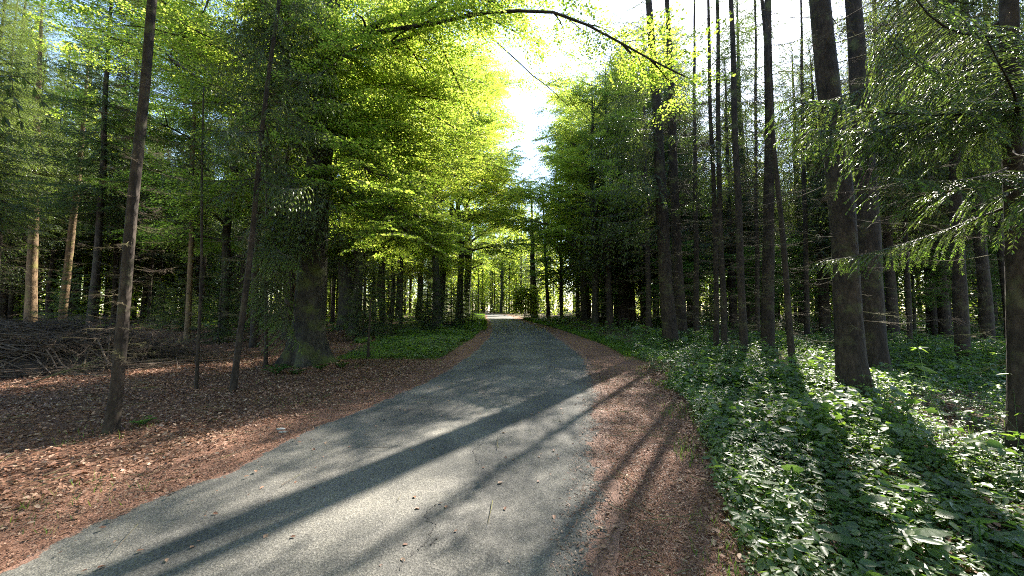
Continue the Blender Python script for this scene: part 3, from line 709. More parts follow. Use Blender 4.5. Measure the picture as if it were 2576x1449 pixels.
must = [gp(*b_) + np.array([0, 0, z_]) for b_ in ((75, 840), (155, 835), (470, 852)) for z_ in (.5, 2, 4, 6, 8)] + [gp(120, 850), gp(230, 850)]
fore = [gp(*b_) for b_ in ((1300,1180),(1450,1250),(1100,1300),(1000,1150),(1500,1100),(300,1110),(600,1030),(700,1000),(100,1180))]
bushl = [gp(1250, 793), at(1310, 770, 44), at(1310, 740, 44), gp(1300, 800)]
def scatter(n, xr, yr, dmin, kinds, R, zb, H, maxblk, sc=(.85, 1.15), cond=None, **kw):
    c = 0; tries = 0
    while c < n and tries < n * 60:
        tries += 1
        x = rt.uniform(*xr); y = rt.uniform(*yr)
        x = x + (roadL(y) if xr[1] <= 0 else roadR(y))
        if y < 3 or abs(x) > y * 1.75 + 6: continue
        if cond and not cond(x, y): continue
        pxx = CX + x / y * F
        if x > 0 and y < 47 and 1270 - 2.2 / y * F < pxx < 1365 + 2. / y * F and y > 15: continue
        if x > 0 and 15 < y < 32 and 1360 < pxx < 1450 + 1.2 / y * F: continue
        if not ok(x, y, dmin): continue
        s = rt.uniform(*sc)
        if blocked(x, y, 3, 1, H * s, bushl) > 0: continue
        if 0 < x < 16 and y < 27 and blocked(x, y, 2.6, 3, H * s, fore) > 0: continue
        if x < -8 and blocked(x, y, 5, 1, H * s, must) > 0: continue
        if maxblk is not None and blocked(x, y, R * s, zb * s, H * s, lit) > maxblk: continue
        TREES.append((x, y)); plant_tree(kinds[rt.integers(len(kinds))], kw['name'], x, y, rt.uniform(0, 6.28), s, kw['label'], kw['cat'], kw['group']); c += 1
    print('scatter', kw['label'], c)

# beeches along the left side
for i, (x, y, s) in enumerate([(-8.3, 19.5, 1.1), (-5.0, 24.5, 1.2), (-4.8, 33, 1.35), (-5.4, 43, 1.9), (-6.5, 55, 1.5), (-12, 27, 1.2), (-16.5, 28, 1.2), (-12, 37, 1.2), (-15.5, 20, 1.1)]):
    lab = ['tall beech just behind the huge beech, its lit crown over the left verge', 'beech over the grass verge with its bright crown spreading to the road',
           'beech beside the left road edge before the bend, crown lit yellow green', 'beech at the left of the far road bend', 'farthest beech left of the road where it narrows',
           'beech inside the left wood between mossy trunk and plantation', 'beech rising over the sunlit ochre trunks at left', 'beech far inside the left wood showing sky gaps in its crown', 'beech with yellow lit leaves right of the leaning trunk, high at upper left'][i]
    plant_tree('beech%d' % (i % 3), 'beech_tree', x, y, rt.uniform(0, 6.28), s, lab, 'tree', 'beeches left of the road'); TREES.append((x, y))
# unseen trees added behind the camera to cut the sky fill
for i, (x, y, k) in enumerate([(-6, -2.5, 'beech0'), (-10, 3.5, 'full0'), (-9.5, -7, 'beech1'), (5.5, -4, 'full1'), (1.5, -11, 'beech2'), (7.5, 0.2, 'plant0'), (10, -6, 'full2'), (-14, -1, 'plant1'), (-5.5, -9, 'full0'), (5, -10, 'beech1'), (12, 2, 'full1')]):
    plant_tree(k, 'beech_tree' if k[0] == 'b' else 'spruce_tree', x, y, rt.uniform(0, 6.28), 1.0, 'unseen tree added behind the viewpoint to cut sky light', 'tree', 'trees added behind the viewpoint'); TREES.append((x, y))
# tall shaggy spruces beside the road
for i, (x, y, s_, lab) in enumerate([(6.6, 25, 1.0, 'tall shaggy spruce just beyond the nearest curtained one'), (10.5, 24, 1.05, 'tall shaggy spruce set back behind the stout pair'),
      (8.6, 42, .95, 'tall spruce by the far right verge beyond the fan-limbed tree'), (13.5, 28, 1.0, 'tall shaggy spruce seen between the stout pair and the twin stems'), (-10.6, 17.5, .9, 'tall spruce behind the slim stems left of the huge beech')]):
    plant_tree('tall%d' % (i % 2), 'spruce_tree', x, y, rt.uniform(0, 6.28), s_, lab, 'tree'); TREES.append((x, y))
for i, (x, y, s_) in enumerate([(12, 27.5, 1.1), (15.8, 26.5, 1.1), (18.5, 29, 1.5), (11, 34, 1.4), (18.5, 22, 0.95), (22, 28, 1.2), (9.2, 30, 1.3), (13.5, 31.5, 1.5), (15.2, 35, 1.6), (25, 22, 1.2), (21, 18, .95), (27, 28, 1.1)]):
    plant_tree('tall%d' % (i % 2), 'spruce_tree', x, y, rt.uniform(0, 6.28), s_, 'tall leafy spruce filling the gaps behind the thin stems and the two big dark trunks', 'tree', 'leafy spruces behind the right trunks'); TREES.append((x, y))
for i, (x, y, s_) in enumerate([(-36, 26, 1.4), (-31, 29.5, 1.4), (-39, 33, 1.4), (-24, 33, 1.3)]):
    plant_tree('tall%d' % (i % 2), 'spruce_tree', x, y, rt.uniform(0, 6.28), s_, 'tall leafy spruce whose dark crown closes the upper left corner', 'tree', 'tall spruces of the upper left corner'); TREES.append((x, y))
for i, (x, y, s_, lab) in enumerate([(5.8, 26, 1.12, 'beech whose leaves hang over the road among the shaggy spruces'), (8.2, 31, 1.3, 'nearest tall beech among the spruces at the right of the road bend'), (12.5, 50, 1.9, 'beech reaching over the far road bend from the right'), (-2.5, 84, 1.6, 'green tree closing the view at the end of the road'), (9.5, 38, 1.3, 'tall beech behind the fan-limbed tree')]):
    plant_tree('beech%d' % (i % 3), 'beech_tree', x, y, rt.uniform(0, 6.28), s_, lab, 'tree'); TREES.append((x, y))
# broadleaf trees right
P = gp(1412, 808); plant_tree('maple0', 'fan_limbed_tree', P[0], P[1], 1., 1.15, 'dark tree with limbs fanning out like a broom right of the far road', 'tree'); TREES.append((P[0], P[1]))
P = [float(roadR(44)) + .75, 44.]; print('bush', CX + P[0] / P[1] * F, P)
plant_tree('sapling0', 'young_beech', P[0], P[1], 0., 1.25, 'brilliant yellow green bush in full sun at the right of the road bend', 'bush'); TREES.append((P[0], P[1]))
for i, (x, y, s) in enumerate([(12, 26, .9), (19, 33, 1.1), (27, 30, 1.1), (9, 46, 1.3), (16, 52, 1.4), (24, 48, 1.4), (33, 42, 1.4), (15, 38, .8), (22, 24, .7), (11.5, 33, .7), (30, 22, .8), (18, 29, .6), (9.5, 21.5, .5), (12.5, 18.5, .42), (15.5, 21, .5), (10.5, 25, .6), (19.5, 18, .5), (24, 19, .5), (7.2, 28, .5)]):
    plant_tree('maple%d' % (i % 2), 'broadleaf_tree', x, y, rt.uniform(0, 6.28), s, 'sunlit broadleaf tree glimpsed behind the spruce trunks right of the road', 'tree', 'broadleaf trees behind the right spruces'); TREES.append((x, y))

scatter(7, (5, 34), (20, 60), 3.0, ['full0', 'full1', 'full2'], 2.6, 2.4, 19, 5, name='spruce_tree', label='shaggy green spruce standing back in the wood right of the road', cat='tree', group='shaggy spruces in the right wood')
scatter(12, (-50, -9), (20, 60), 3.0, ['full0', 'full1', 'full2'], 2.6, 2.4, 19, 5, name='spruce_tree', label='bushy dark spruce filling a gap in the plantation left of the road', cat='tree', group='bushy spruces in the left plantation')
scatter(60, (2.5, 60), (11, 70), 2.2, ['plant0', 'plant1', 'plant2'], 1.8, 7, 21, 4, name='spruce_tree', label='slender spruce with bare lower trunk in the wood right of the road', cat='tree', group='slender spruces in the right wood')
scatter(98, (-55, -6.5), (14, 60), 1.9, ['plant0', 'plant1', 'plant2'], 1.8, 7, 21, 5, name='spruce_tree', label='slender spruce trunk of the dense dim plantation left of the road', cat='tree', group='plantation spruces left of the road')
scatter(14, (-6, -1.8), (17, 45), 1.6, ['young0', 'young1'], 1.2, .3, 5, None, (.6, 1.05), name='young_spruce', label='young bushy spruce in the shade under the beeches left of the road', cat='tree', group='young spruces under the beeches')
scatter(16, (-26, -6), (13, 35), 2.0, ['young0', 'young1'], 1.2, .3, 5, None, (.5, 1.0), name='young_spruce', label='young spruce growing among the plantation trunks at left', cat='tree', group='young spruces in the left plantation')
scatter(14, (3, 26), (14, 45), 2.0, ['young0', 'young1'], 1.2, .3, 5, None, (.5, 1.1), name='young_spruce', label='young spruce growing between the trunks right of the road', cat='tree', group='young spruces in the right wood')

# distant woodland as one mass
rr = np.random.default_rng(88); g = G()
for i in range(620):
    if i < 120: y = rr.uniform(88, 150); x = rr.uniform(-34, 14)
    else:
        ang = rr.uniform(-1.15, 1.15); dist = rr.uniform(48, 130); x = math.sin(ang) * dist; y = math.cos(ang) * dist
    if blocked(x, y, 3, 2, 26, [gp(1250, 793), gp(1280, 795), at(1310, 760, 50), at(1300, 700, 60), at(1250, 760, 70)]): continue
    if y < 5 or (y < 92 and -13 < x - float(roadL(y)) < 7.5): continue
    H = rr.uniform(17, 27); z0 = float(prof(y)); h = np.array([0, .5, 1]) * H
    V, Q = tubes((np.array([x, y, z0]) + np.stack([0 * h, 0 * h, h], 1))[None], np.array([[.2, .14, .02]]), 6); g.add(V, Q, 0)
    n = 1300; q = rr.random(n) ** .8; zb = rr.uniform(.0, .25); R = rr.uniform(2, 3.2) * (1 - q) * rr.uniform(.3, 1, n) ** .5 + .1; a = rr.uniform(0, 6.28, n)
    Pp = np.stack([x + R * np.cos(a), y + R * np.sin(a), z0 + H * (zb + (1 - zb) * q)], 1)
    Dd = np.stack([np.cos(a), np.sin(a), rr.normal(-.5, .4, n)], 1)
    V, Q = kites(Pp, Dd, np.array([0, 0, 1.]) + rr.normal(0, .6, (n, 3)), rr.uniform(.3, .6, n), rr.uniform(.15, .3, n)); g.add(V, Q, 1 if rr.random() < .3 else 2)
for i in range(420):
    ang = rr.uniform(-1.15, 1.15); dist = rr.uniform(46, 125); x = math.sin(ang) * dist; y = math.cos(ang) * dist
    if y < 5 or (y < 92 and -9 < x - float(roadL(y)) < 7.0): continue
    if blocked(x, y, 2, 0, 4, [gp(1250, 793), at(1310, 760, 48)]): continue
    n = 260; q = rr.random(n); H = rr.uniform(2, 5.5); R = rr.uniform(1.5, 3) * np.sqrt(1 - q ** 1.5) * rr.uniform(.4, 1, n); a = rr.uniform(0, 6.28, n)
    V, Q = kites(np.stack([x + R * np.cos(a), y + R * np.sin(a), float(prof(y)) + H * q], 1), np.stack([np.cos(a), np.sin(a), rr.normal(-.2, .4, n)], 1), np.array([0, 0, 1.]) + rr.normal(0, .6, (n, 3)), rr.uniform(.25, .5, n), rr.uniform(.14, .28, n)); g.add(V, Q, 2 if i % 3 else 1)
setp(link('distant_woodland', g.mesh('distant_woodland', [M_bark, M_needle, MB_beech])), label='far wood closing the view behind the plantation and the road bend', cat='woodland', kind='stuff')

# ------------------------------------------------------------------ forest floor scatter
rr = np.random.default_rng(12)
def pts(n, x0, x1, y0, y1, pw=1.):
    y = y0 + (y1 - y0) * rr.random(n) ** pw; x = rr.uniform(0, 1, n)
    lo = x0(y) if callable(x0) else x0; hi = x1(y) if callable(x1) else x1
    x = lo + (hi - lo) * x
    m = np.abs(x) < y * 1.55 + 1.5
    return x[m], y[m]
# fallen leaves
g = G()
for (n, x0, x1, y0, y1, pw, sz) in ((84000, lambda y: roadL(y) - 12, lambda y: roadL(y) - .1, 1.0, 13, .8, .042), (26000, lambda y: roadL(y) - 26, lambda y: roadL(y) - 1, 9, 26, .9, .075),
                              (20000, lambda y: greenR(y) - .2, lambda y: greenR(y) + 6, 1.2, 10, 1., .05), (9000, lambda y: roadR(y) - .2, lambda y: greenR(y) + 2.5, 1.2, 14, 1., .04)):
    x, y = pts(n, x0, x1, y0, y1, pw)
    dl = roadL(y) - x
    keep = rr.random(len(x)) < np.where(x < 0, np.clip((dl - .2) / 1.0, .12, 1), np.clip((x - greenR(y) + .5) / .6, .22, 1))
    keep &= ~((x > -5.2) & (y > 11.3) & (x < roadL(y)) & (rr.random(len(x)) < .85))
    x, y = x[keep], y[keep]; n = len(x)
    P = np.stack([x, y, gz(x, y) + rr.uniform(.004, .035, n)], 1); a = rr.uniform(0, 6.28, n)
    D = np.stack([np.cos(a), np.sin(a), rr.normal(0, .3, n)], 1); L = sz * rr.uniform(.6, 1.3, n)
    V, Q = leaves6(P, D, np.array([0, 0, 1.]) + rr.normal(0, .4, (n, 3)), L, L * .62, .2, .15); g.add(V, Q)
n = 420; y = 1.5 + 14 * rr.random(n) ** 1.3; q = np.where(rr.random(n) < .6, rr.beta(1, 7, n), rr.random(n)); q = np.where(rr.random(n) < .45, 1 - q, q); x = roadL(y) + (roadR(y) - roadL(y)) * q
P = np.stack([x, y, prof(y) + .034 * np.ones(n)], 1); a = rr.uniform(0, 6.28, n); L = .05 * rr.uniform(.3, 1.1, n)
V, Q = leaves6(P, np.stack([np.cos(a), np.sin(a), rr.normal(0, .15, n)], 1), np.array([0, 0, 1.]) + rr.normal(0, .2, (n, 3)), L, L * .6, .2, .15); g.add(V, Q)
setp(link('leaf_litter', g.mesh('leaf_litter', [M_litter])), label='brown beech leaf litter covering the ground beside the road', cat='leaf litter', kind='stuff')

# green ground cover right and far left
def cover(n, x0, x1, y0, y1, pw, size, hmax, cond=None, whorl=4, asp=(.55, .8), ms=31, bias=.35, tilt=.22):
    x, y = pts(n, x0, x1, y0, y1, pw)
    dens = vnoise(x * 1.3, y * 1.3, ms) + .7 * vnoise(x * 3.6, y * 3.6, ms + 1)
    k = rr.random(len(x)) < np.clip(bias + 1.6 * dens, .03, 1)
    if cond is not None: k &= cond(x, y)
    x, y = x[k], y[k]; n = len(x)
    hh = (.2 + .8 * rr.random(n) ** 1.3) * hmax * (.35 + 1.3 * np.clip(.5 + .9 * vnoise(x * 1.4, y * 1.4, 33), 0, 1.1))
    size = size * (.55 + .9 * rr.random(n) ** 1.5) * (1 + .7 * np.clip(vnoise(x * 1.1, y * 1.1, 35), -.6, 1))
    z0 = gz(x, y); P0 = np.stack([x, y, z0], 1); lean = rr.normal(0, .25, (n, 2)) * hh[:, None]
    P1 = P0 + np.stack([lean[:, 0], lean[:, 1], hh], 1)
    gs = G(); V, Q = tubes(np.stack([P0, (P0 + P1) / 2 + .01, P1], 1), np.tile([.0022, .002, .0015], (n, 1)) * (size / .06)[:, None], 3); gs.add(V, Q, 0)
    for w_ in range(whorl):
        a = rr.uniform(0, 6.28, n) if w_ == 0 else a + 6.283 / whorl + rr.normal(0, .3, n)
        D = np.stack([np.cos(a), np.sin(a), rr.normal(-.12, .25, n)], 1); L = size * rr.uniform(.6, 1.35, n)
        V, Q = leaves6(P1 + D * L[:, None] * .15, D, np.array([0, 0, 1.]) + rr.normal(0, tilt, (n, 3)), L, L * rr.uniform(*asp, n), .12, .12); gs.add(V, Q, 0)
        lv = rr.random(n) < .6
        Pm = P0[lv] + (P1[lv] - P0[lv]) * rr.uniform(.3, .8, lv.sum())[:, None]; a2 = a[lv] + 1
        D = np.stack([np.cos(a2), np.sin(a2), rr.normal(-.2, .25, lv.sum())], 1); L = size[lv] * .8 * rr.uniform(.6, 1.2, lv.sum())
        V, Q = leaves6(Pm, D, np.array([0, 0, 1.]) + rr.normal(0, .25, (lv.sum(), 3)), L, L * .65, .12, .12); gs.add(V, Q, 0)
    return gs
gg = G()
def merge(a, b):
    V, Q, M = b.arr(); a.add(V, Q, M)
gx = lambda y: greenR(y) + .06 + .26 * vnoise(y * 2.5, y * .3, 71)
g6 = lambda y: greenR(y) + 7.5
g14 = lambda y: greenR(y) + 14
merge(gg, cover(42000, gx, g6, 1.3, 8, .9, .030, .13, bias=.5, ms=31, tilt=.3))
merge(gg, cover(24000, gx, g6, 1.3, 8, .9, .045, .28, bias=.3, ms=51, tilt=.28, whorl=5, asp=(.42, .6)))
merge(gg, cover(6500, gx, g6, 1.3, 8, .9, .058, .34, bias=.1, ms=61, tilt=.45, whorl=4, asp=(.6, .85)))
merge(gg, cover(2600, gx, g14, 1.5, 14, .9, .07, .62, bias=.1, ms=81, tilt=.5, whorl=6, asp=(.3, .45)))
merge(gg, cover(26000, lambda y: gx(y) + .05, g14, 7, 16, .9, .055, .28, bias=.45, ms=31, tilt=.3))
merge(gg, cover(12000, lambda y: gx(y) + .05, g14, 7, 16, .9, .09, .48, bias=.3, ms=51, tilt=.35, asp=(.45, .7)))
merge(gg, cover(12000, lambda y: greenR(y) + .05, lambda y: greenR(y) + 34, 15, 42, 1., .15, .5, whorl=3))
setp(link('ground_cover', gg.mesh('ground_cover', [M_cover])), label='glossy green woodland herbs covering the ground right of the road', cat='ground cover', kind='stuff')
gg = G()
merge(gg, cover(7000, lambda y: roadL(y) - 5.5, lambda y: roadL(y) - .8, 11.2, 24, .8, .085, .22, cond=lambda x, y: x > -5.4 - (y - 11) * .25))
merge(gg, cover(6000, lambda y: roadL(y) - 26, lambda y: roadL(y) - .7, 22, 55, 1., .17, .4, whorl=3))
setp(link('verge_herbs', gg.mesh('verge_herbs', [M_cover])), label='low green herbs on the left verge under the beeches', cat='ground cover', kind='stuff')

def blades(n, x, y, h, wd):
    P = np.stack([x, y, gz(x, y)], 1); a = rr.uniform(0, 6.28, n); D = np.stack([np.cos(a) * .5, np.sin(a) * .5, np.ones(n)], 1)
    L = h * rr.uniform(.5, 1.3, n); return kites(P, D, np.stack([np.cos(a), np.sin(a), 0 * a], 1) + rr.normal(0, .3, (n, 3)), L, wd, .3)
g = G()
x, y = pts(52000, lambda y: roadL(y) - 4.6, lambda y: roadL(y) - .75, 11.0, 22, .9); k = (x > -5.3 - (y - 11) * .1) & (rr.random(len(x)) < .5 + .5 * vnoise(x * 1.3, y * 1.3, 41)); x, y = x[k], y[k]
V, Q = blades(len(x), x, y, .12, .012); g.add(V, Q)
x, y = pts(16000, lambda y: greenR(y) - .05, lambda y: greenR(y) + .9, 12, 45, 1.); V, Q = blades(len(x), x, y, .2, .02); g.add(V, Q)
x, y = pts(9000, lambda y: greenR(y), lambda y: greenR(y) + 4, 1.4, 10, 1.); k = vnoise(x * 2.5, y * 2.5, 43) > .22; x, y = x[k], y[k]; V, Q = blades(len(x), x, y, .15, .006); g.add(V, Q)
x, y = pts(16000, lambda y: roadL(y) - 3, lambda y: roadL(y) - .4, 24, 75, 1.); V, Q = blades(len(x), x, y, .3, .04); g.add(V, Q)
x, y = pts(2600, lambda y: greenR(y) - .35, lambda y: greenR(y) + .25, 1.4, 12, 1.); k = vnoise(x * 3.1, y * 3.1, 47) > .12; x, y = x[k], y[k]; V, Q = blades(len(x), x, y, .09, .006); g.add(V, Q)
x, y = pts(2200, lambda y: roadL(y) - 3.5, lambda y: roadL(y) - .1, 1.8, 12, 1.); k = vnoise(x * 2.7, y * 2.7, 49) > .42; x, y = x[k], y[k]; V, Q = blades(len(x), x, y, .09, .006); g.add(V, Q)
setp(link('grass', g.mesh('grass', [M_grass])), label='bright green grass on the verges', cat='grass', kind='stuff')

# small fallen twigs
g = G(); PT = []; RT = []
for (n, x0, x1, y0, y1) in ((1500, lambda y: roadL(y) - 9, lambda y: roadL(y) - .2, 1.5, 14), (500, lambda y: roadR(y) - .1, lambda y: greenR(y) + .4, 1.3, 10), (60, roadL, roadR, 1.6, 12)):
    x, y = pts(n, x0, x1, y0, y1, .9); n = len(x); L = rr.uniform(.06, .45, n) ** 1.2; a = rr.uniform(0, 6.28, n); q = np.linspace(-.5, .5, 4)[None]
    bend = rr.normal(0, .12, n)[:, None] * (q ** 2 - .1) * L[:, None]
    X_ = x[:, None] + (np.cos(a)[:, None] * q * L[:, None] - np.sin(a)[:, None] * bend); Y_ = y[:, None] + (np.sin(a)[:, None] * q * L[:, None] + np.cos(a)[:, None] * bend)
    inr = (X_ > roadL(Y_)) & (X_ < roadR(Y_)); Z_ = np.where(inr, prof(Y_) + .038, gz(X_, Y_) + .02) + rr.uniform(0, .02, n)[:, None]
    PT.append(np.stack([X_, Y_, Z_], -1)); RT.append(rr.uniform(.0012, .0045, n)[:, None] * np.array([[1, .9, .7, .4]]))
V, Q = tubes(np.concatenate(PT), np.concatenate(RT), 4); g.add(V, Q)
setp(link('twig_litter', g.mesh('twig_litter', [M_twig])), label='small broken twigs scattered over litter and road edges', cat='twigs', kind='stuff')
# needle litter on the shoulders: thousands of fine needles and crumbs
g = G()
for (n, x0, x1, y0, y1) in ((52000, lambda y: roadR(y) - .45, lambda y: greenR(y) + .25, 1.2, 9), (30000, lambda y: roadL(y) - 1.3, lambda y: roadL(y) + .04, 1.5, 10)):
    x, y = pts(n, x0, x1, y0, y1, .9)
    k = rr.random(len(x)) < np.clip((x - roadR(y) + .45) / .5, .03, 1) * (x > 0) + (x <= roadL(y) + .05) * 1.; x, y = x[k], y[k]; n = len(x)
    zz = np.where((x < roadR(y)) & (x > roadL(y)), prof(y) + .022, gz(x, y) + .003)
    P = np.stack([x, y, zz + rr.uniform(0, .008, n)], 1); a = rr.uniform(0, 6.28, n); D = np.stack([np.cos(a), np.sin(a), rr.normal(0, .25, n)], 1)
    V, Q = kites(P, D, np.array([0, 0, 1.]) + rr.normal(0, .4, (n, 3)), rr.uniform(.012, .045, n), rr.uniform(.003, .012, n)); g.add(V, Q)
setp(link('needle_litter', g.mesh('needle_litter', [M_litter])), label='reddish needle litter strewn along the road shoulders', cat='needle litter', kind='stuff')

# ------------------------------------------------------------------ brush pile
rr = np.random.default_rng(66)
c0 = gp(5, 925); bp = empty('brush_pile', (c0[0], c0[1], float(gz(c0[0], c0[1]))), label='long dark heap of cut dead branches under the two sunlit ochre trunks', cat='brush pile')
A_, B_, Hh = 3.7, 2.2, 1.15; yaw = rad(10)
def heap(u, v): return Hh * np.clip(1 - u * u - v * v, 0, 1) ** .7
q = np.linspace(-1, 1, 40); U_, V_ = np.meshgrid(q, q)
xx = A_ * U_ * math.cos(yaw) - B_ * V_ * math.sin(yaw); yy = A_ * U_ * math.sin(yaw) + B_ * V_ * math.cos(yaw)
zz = heap(U_, V_) * .8 - .12 + rr.normal(0, .03, U_.shape); idx = np.arange(1600).reshape(40, 40)
g = G(); g.add(np.stack([xx, yy, zz], -1).reshape(-1, 3), np.stack([idx[:-1, :-1], idx[:-1, 1:], idx[1:, 1:], idx[1:, :-1]], -1).reshape(-1, 4))
link('heap_core', g.mesh('heap_core', [M_soil]), bp)
n = 3000; uu = rr.normal(0, .45, n); vv = rr.normal(0, .45, n); L = rr.uniform(.5, 2.3, n); a = yaw + rr.normal(0, .65, n) + np.where(rr.random(n) < .25, 1.2, 0)
s = np.linspace(-.5, .5, 6)[None]; cx = (A_ * uu * math.cos(yaw) - B_ * vv * math.sin(yaw))[:, None]; cy = (A_ * uu * math.sin(yaw) + B_ * vv * math.cos(yaw))[:, None]
bx = cx + np.cos(a)[:, None] * s * L[:, None]; by = cy + np.sin(a)[:, None] * s * L[:, None]
ul = (bx * math.cos(yaw) + by * math.sin(yaw)) / A_; vl = (-bx * math.sin(yaw) + by * math.cos(yaw)) / B_
bz = heap(ul, vl) * .8 + rr.uniform(-.05, .2, n)[:, None] + rr.normal(0, .15, n)[:, None] * s * L[:, None] * .6 + .25 * (s ** 2) * rr.normal(0, .5, n)[:, None]
bz = np.maximum(bz, .01)
Rr = (.004 + .024 * rr.random(n) ** 2.2)[:, None] * (1 - .6 * (s + .5)) ; g = G(); V, Q = tubes(np.stack([bx, by, bz], -1), Rr, 4); g.add(V, Q)
for i in range(420):
    k = rr.integers(n); put(g, LIB_dead[rr.integers(4)], (bx[k, 2], by[k, 2], bz[k, 2] + .02), a[k] + rr.normal(0, .5), rr.uniform(-.15, .3), rr.uniform(.3, .8))
link('cut_branch', g.mesh('cut_branch', [M_heap]), bp)

# bare fallen branches right of the heap
def fallen(px, py, az, pitch, L, label, item=1, up=.1):
    P0 = gp(px, py); o = empty('fallen_branch', (P0[0], P0[1], float(gz(P0[0], P0[1])) + up), label=label, cat='branch', group='fallen branches near the heap')
    g = G(); put(g, LIB_dead[item], (0, 0, 0), az, pitch, L / 2.2, rr.uniform(0, 3)); V, Q, M = g.arr(); link('stick', g.mesh('stick', [M_twig]), o)
fallen(450, 895, 2.5, .25, 2.6, 'forked bare branch slanting up from the litter right of the heap', 0)
fallen(400, 870, .1, .05, 2.2, 'bare branch lying flat just behind the leaning spruce', 3)
fallen(60, 990, 1.1, .25, 2.4, 'thick pale branch sticking out of the near left end of the heap', 2)
fallen(345, 910, .3, .06, 2.6, 'long thin branch trailing from the right end of the heap', 1)

# ------------------------------------------------------------------ ferns and small plants
def fern(name, px, py, size, nf, label, cat='fern', group=None, seed=0):
    q = np.random.default_rng(seed); P0 = gp(px, py); o = empty(name, (P0[0], P0[1], float(gz(P0[0], P0[1]))), label=label, cat=cat, group=group)
    g = G(); s = np.linspace(0, 1, 14)
    for i in range(nf):
        a = i * 6.283 / nf + q.normal(0, .3); L = size * q.uniform(.7, 1.1); c = q.uniform(.5, .8)
        P = np.stack([np.cos(a) * s * L * .8, np.sin(a) * s * L * .8, L * (c * np.sin(s * 2.0) * .7)], 1)
        V, Q = tubes(P[None], (np.linspace(.003, .001, 14))[None], 3); g.add(V, Q)
        T = unit(np.gradient(P, axis=0)); sd = unit(np.cross(T, [0, 0, 1.]))
        for sg in (-1, 1):
            l = .34 * L * np.sin(np.clip(s * .9 + .12, 0, 1) * 3.14) ** .8 + .01
            V, Q = kites(P[1:], (sd * sg + T * .35 + np.array([0, 0, -.15]))[1:], (np.array([0, 0, 1.]) + q.normal(0, .12, (13, 3))), l[1:], l[1:] * .3 + .006, .35); g.add(V, Q)
    link('frond', g.mesh('frond', [M_fern]), o)
fern('fern', 695, 945, .42, 8, 'brightest fern at the left foot of the huge beech', seed=1)
fern('fern', 745, 945, .28, 6, 'small fern directly in front of the huge beech', seed=2)
fern('fern', 805, 935, .30, 7, 'fern at the right foot of the huge beech', seed=3)
fern('fern', 860, 930, .28, 7, 'rightmost fern at the litter edge of the grass verge', seed=4)
fern('fern', 360, 1072, .2, 7, 'small bright green plant on leaf litter right of the leaning spruce', cat='plant', seed=5)
fern('fern', 2085, 895, .45, 8, 'fern between the thin leaning stem and the largest trunk', seed=6)

# large round butterbur leaves on stalks
def butterbur(px, py, R, h, tilt, az, label, seed):
    q = np.random.default_rng(seed); P0 = gp(px, py + 12); o = empty('butterbur_plant', (P0[0], P0[1], float(gz(P0[0], P0[1]))), label=label, cat='plant', group='large round leaves in the undergrowth')
    R *= .8; tilt += .22; n = 30; m = 7; g = G(); ang = np.linspace(rad(14), rad(346), n); rr_ = np.linspace(0, 1, m)
    A2, R2 = np.meshgrid(ang, rr_, indexing='ij')
    edge = 1 + .05 * np.sin(A2 * 14) + .04 * np.sin(A2 * 5 + seed)
    Rr2 = R * R2 * edge * (1 - .12 * np.cos(A2)); zz = -.28 * R * R2 ** 2 + .035 * R * np.sin(A2 * 9) * R2 + .12 * R * R2 * (1 - R2)
    V = np.stack([-Rr2 * np.cos(A2) , Rr2 * np.sin(A2), zz], -1)
    V = V.reshape(-1, 3) @ rot(az, tilt).T + np.array([0, 0, h]); idx = np.arange(n * m).reshape(n, m)
    g.add(V, np.stack([idx[:-1, :-1], idx[1:, :-1], idx[1:, 1:], idx[:-1, 1:]], -1).reshape(-1, 4)); link('leaf_blade', g.mesh('leaf_blade', [M_bur]), o)
    g = G(); V, Q = tubes(np.array([[[0.03, 0, -.02], [.01, .01, h * .5], [0, 0, h]]]), np.array([[.006, .005, .004]]), 6); g.add(V, Q); link('stalk', g.mesh('stalk', [M_fern]), o)
M_bur = leaf_mat('butterbur_leaf', [(.05, .10, .035), (.07, .13, .045)], [(.2, .36, .07), (.26, .44, .09)], .4, .6, .3)
for i, a in enumerate([(1930,1250,.105,.16,.15,4.4,'round leaf with dark rim, nearest to the needle shoulder'), (1880,1235,.07,.14,.1,3.6,'smaller round leaf behind the dark-rimmed one'),
        (1995,1225,.10,.2,.5,4.2,'upright fan-shaped round leaf catching light'), (1915,1325,.085,.12,.15,4.8,'pale green round leaf at the edge of the needle shoulder'),
        (1965,1300,.06,.15,.2,4.5,'small bright round leaf on a pale stalk'), (1860,1095,.10,.15,.1,4.,'round leaf in the left of the undergrowth, farther back'),
        (1985,1150,.11,.22,.2,5.,'tilted round leaf in the middle of the undergrowth'), (2070,1085,.11,.2,.3,4.4,'round leaf in the trunk shadow below the largest trunk'),
        (2110,1290,.12,.16,.1,4.1,'broad dark leaf in the shade stripe of the undergrowth'), (2190,1310,.12,.18,.15,5.1,'broad leaf lying between two light stripes'),
        (2300,1300,.10,.2,.25,4.,'bright bluish leaf right of the broad dark leaf'), (2330,1400,.13,.18,.2,4.8,'large leaf at the bottom right of the undergrowth'),
        (2120,1400,.12,.15,.1,4.3,'broad dark leaf near the bottom edge of the undergrowth'), (2470,1395,.09,.22,.4,4.6,'shiny leaf at the far bottom right corner'),
        (2360,1190,.11,.2,.2,4.2,'round leaf in the rightmost band of sunlight'), (1850,1060,.08,.15,.15,4.9,'small round leaf near the needle shoulder, farthest back')]):
    butterbur(*a, 40 + i)

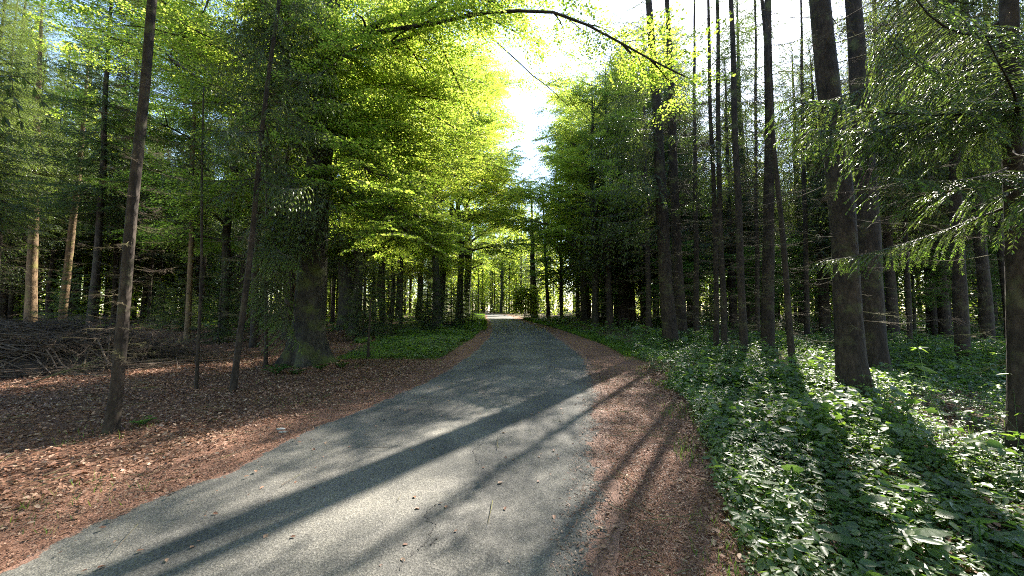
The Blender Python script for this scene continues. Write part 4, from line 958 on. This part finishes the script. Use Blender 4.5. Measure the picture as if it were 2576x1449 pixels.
# stones on the left shoulder
def stone(px, py, s, label, seed):
    q = np.random.default_rng(seed); P0 = gp(px, py); n, m = 12, 7
    A2, B2 = np.meshgrid(np.arange(n) * 6.283 / n, np.linspace(.02, 3.12, m), indexing='ij')
    rr_ = s * (1 + .18 * np.sin(A2 * 2 + seed) * np.sin(B2) + .1 * np.sin(A2 * 5 + B2 * 3)); V = np.stack([rr_ * np.sin(B2) * np.cos(A2) * 1.4, rr_ * np.sin(B2) * np.sin(A2), rr_ * np.cos(B2) * .35], -1)
    idx = np.arange(n * m).reshape(n, m); a1 = np.roll(idx, -1, 0); g = G(); g.add(V.reshape(-1, 3), np.stack([idx[:, :-1], idx[:, 1:], a1[:, 1:], a1[:, :-1]], -1).reshape(-1, 4))
    o = link('stone', g.mesh('stone', [M_stone]), loc=(P0[0], P0[1], float(gz(P0[0], P0[1])) + s * .12)); setp(o, label, 'stone')
stone(712, 1088, .035, 'pale flat stone embedded in the left needle shoulder', 1); stone(706, 1080, .04, 'darker flat stone just behind the pale one', 2)

# spruce boughs hanging in front of the huge beech, on a slim spruce left of it
rr = np.random.default_rng(91)
def bough_tree(px, py, ref, wpx, H, label, boughs, hi, seed):
    o, P0, d_, r0 = hero('spruce_tree', (px, py), ref, wpx, H, label, M_bark, None, None, .2, 10, seed=seed)
    g = G()
    for (bx_, by_, tx, ty, yt, s_) in [(b_[0], b_[1] + j_ * 22, b_[2] + rr.normal(0, 25) * j_, b_[3] + j_ * 26, b_[4] + .35 * j_ * rr.normal(), b_[5]) for b_ in boughs for j_ in (0, 1, -1)]:
        b = at(bx_, by_, P0[1]); tpt = at(tx, ty, yt); v = tpt - b; L = np.linalg.norm(v)
        put(g, (LIB_hang if s_ else LIB_near)[rr.integers(3)], b - P0, math.atan2(v[1], v[0]), math.asin(v[2] / L) + .1, L / 2.4)
    for z in np.arange(hi, H - .3, .33):
        for k in range(4): put(g, LIB_hang[rr.integers(4)], d_ * z, rr.uniform(0, 6.28), rad(rr.uniform(-14, 4)), 1.3 * ((H - z) / (H - hi)) ** .7 / 2.5 + .1)
    link('crown', g.mesh('crown', CM), o); return o
bough_tree(668, 925, (680, 100), 10, 13, 'slim spruce with dark hanging boughs covering the upper trunk of the huge beech',
   [(678, 560, 790, 640, 9.4, 0), (678, 540, 815, 600, 9.2, 0), (678, 600, 760, 680, 9.0, 0), (678, 500, 830, 560, 9.0, 1), (678, 420, 820, 450, 9, 1), (678, 300, 830, 330, 9, 1), (678, 200, 830, 230, 9, 1), (678, 120, 810, 150, 9, 1),
    (678, 60, 800, 70, 9, 1), (678, 0, 790, 20, 9, 1), (678, 250, 560, 330, 9, 1), (678, 120, 540, 180, 9, 1), (678, 380, 760, 470, 8.6, 1), (678, 160, 780, 300, 8.8, 1), (678, 20, 760, 200, 8.8, 1), (676, 640, 735, 860, 9.2, 0), (676, 560, 600, 600, 9, 1)], 6.5, 95)
print('OBJECTS', len(bpy.data.objects))
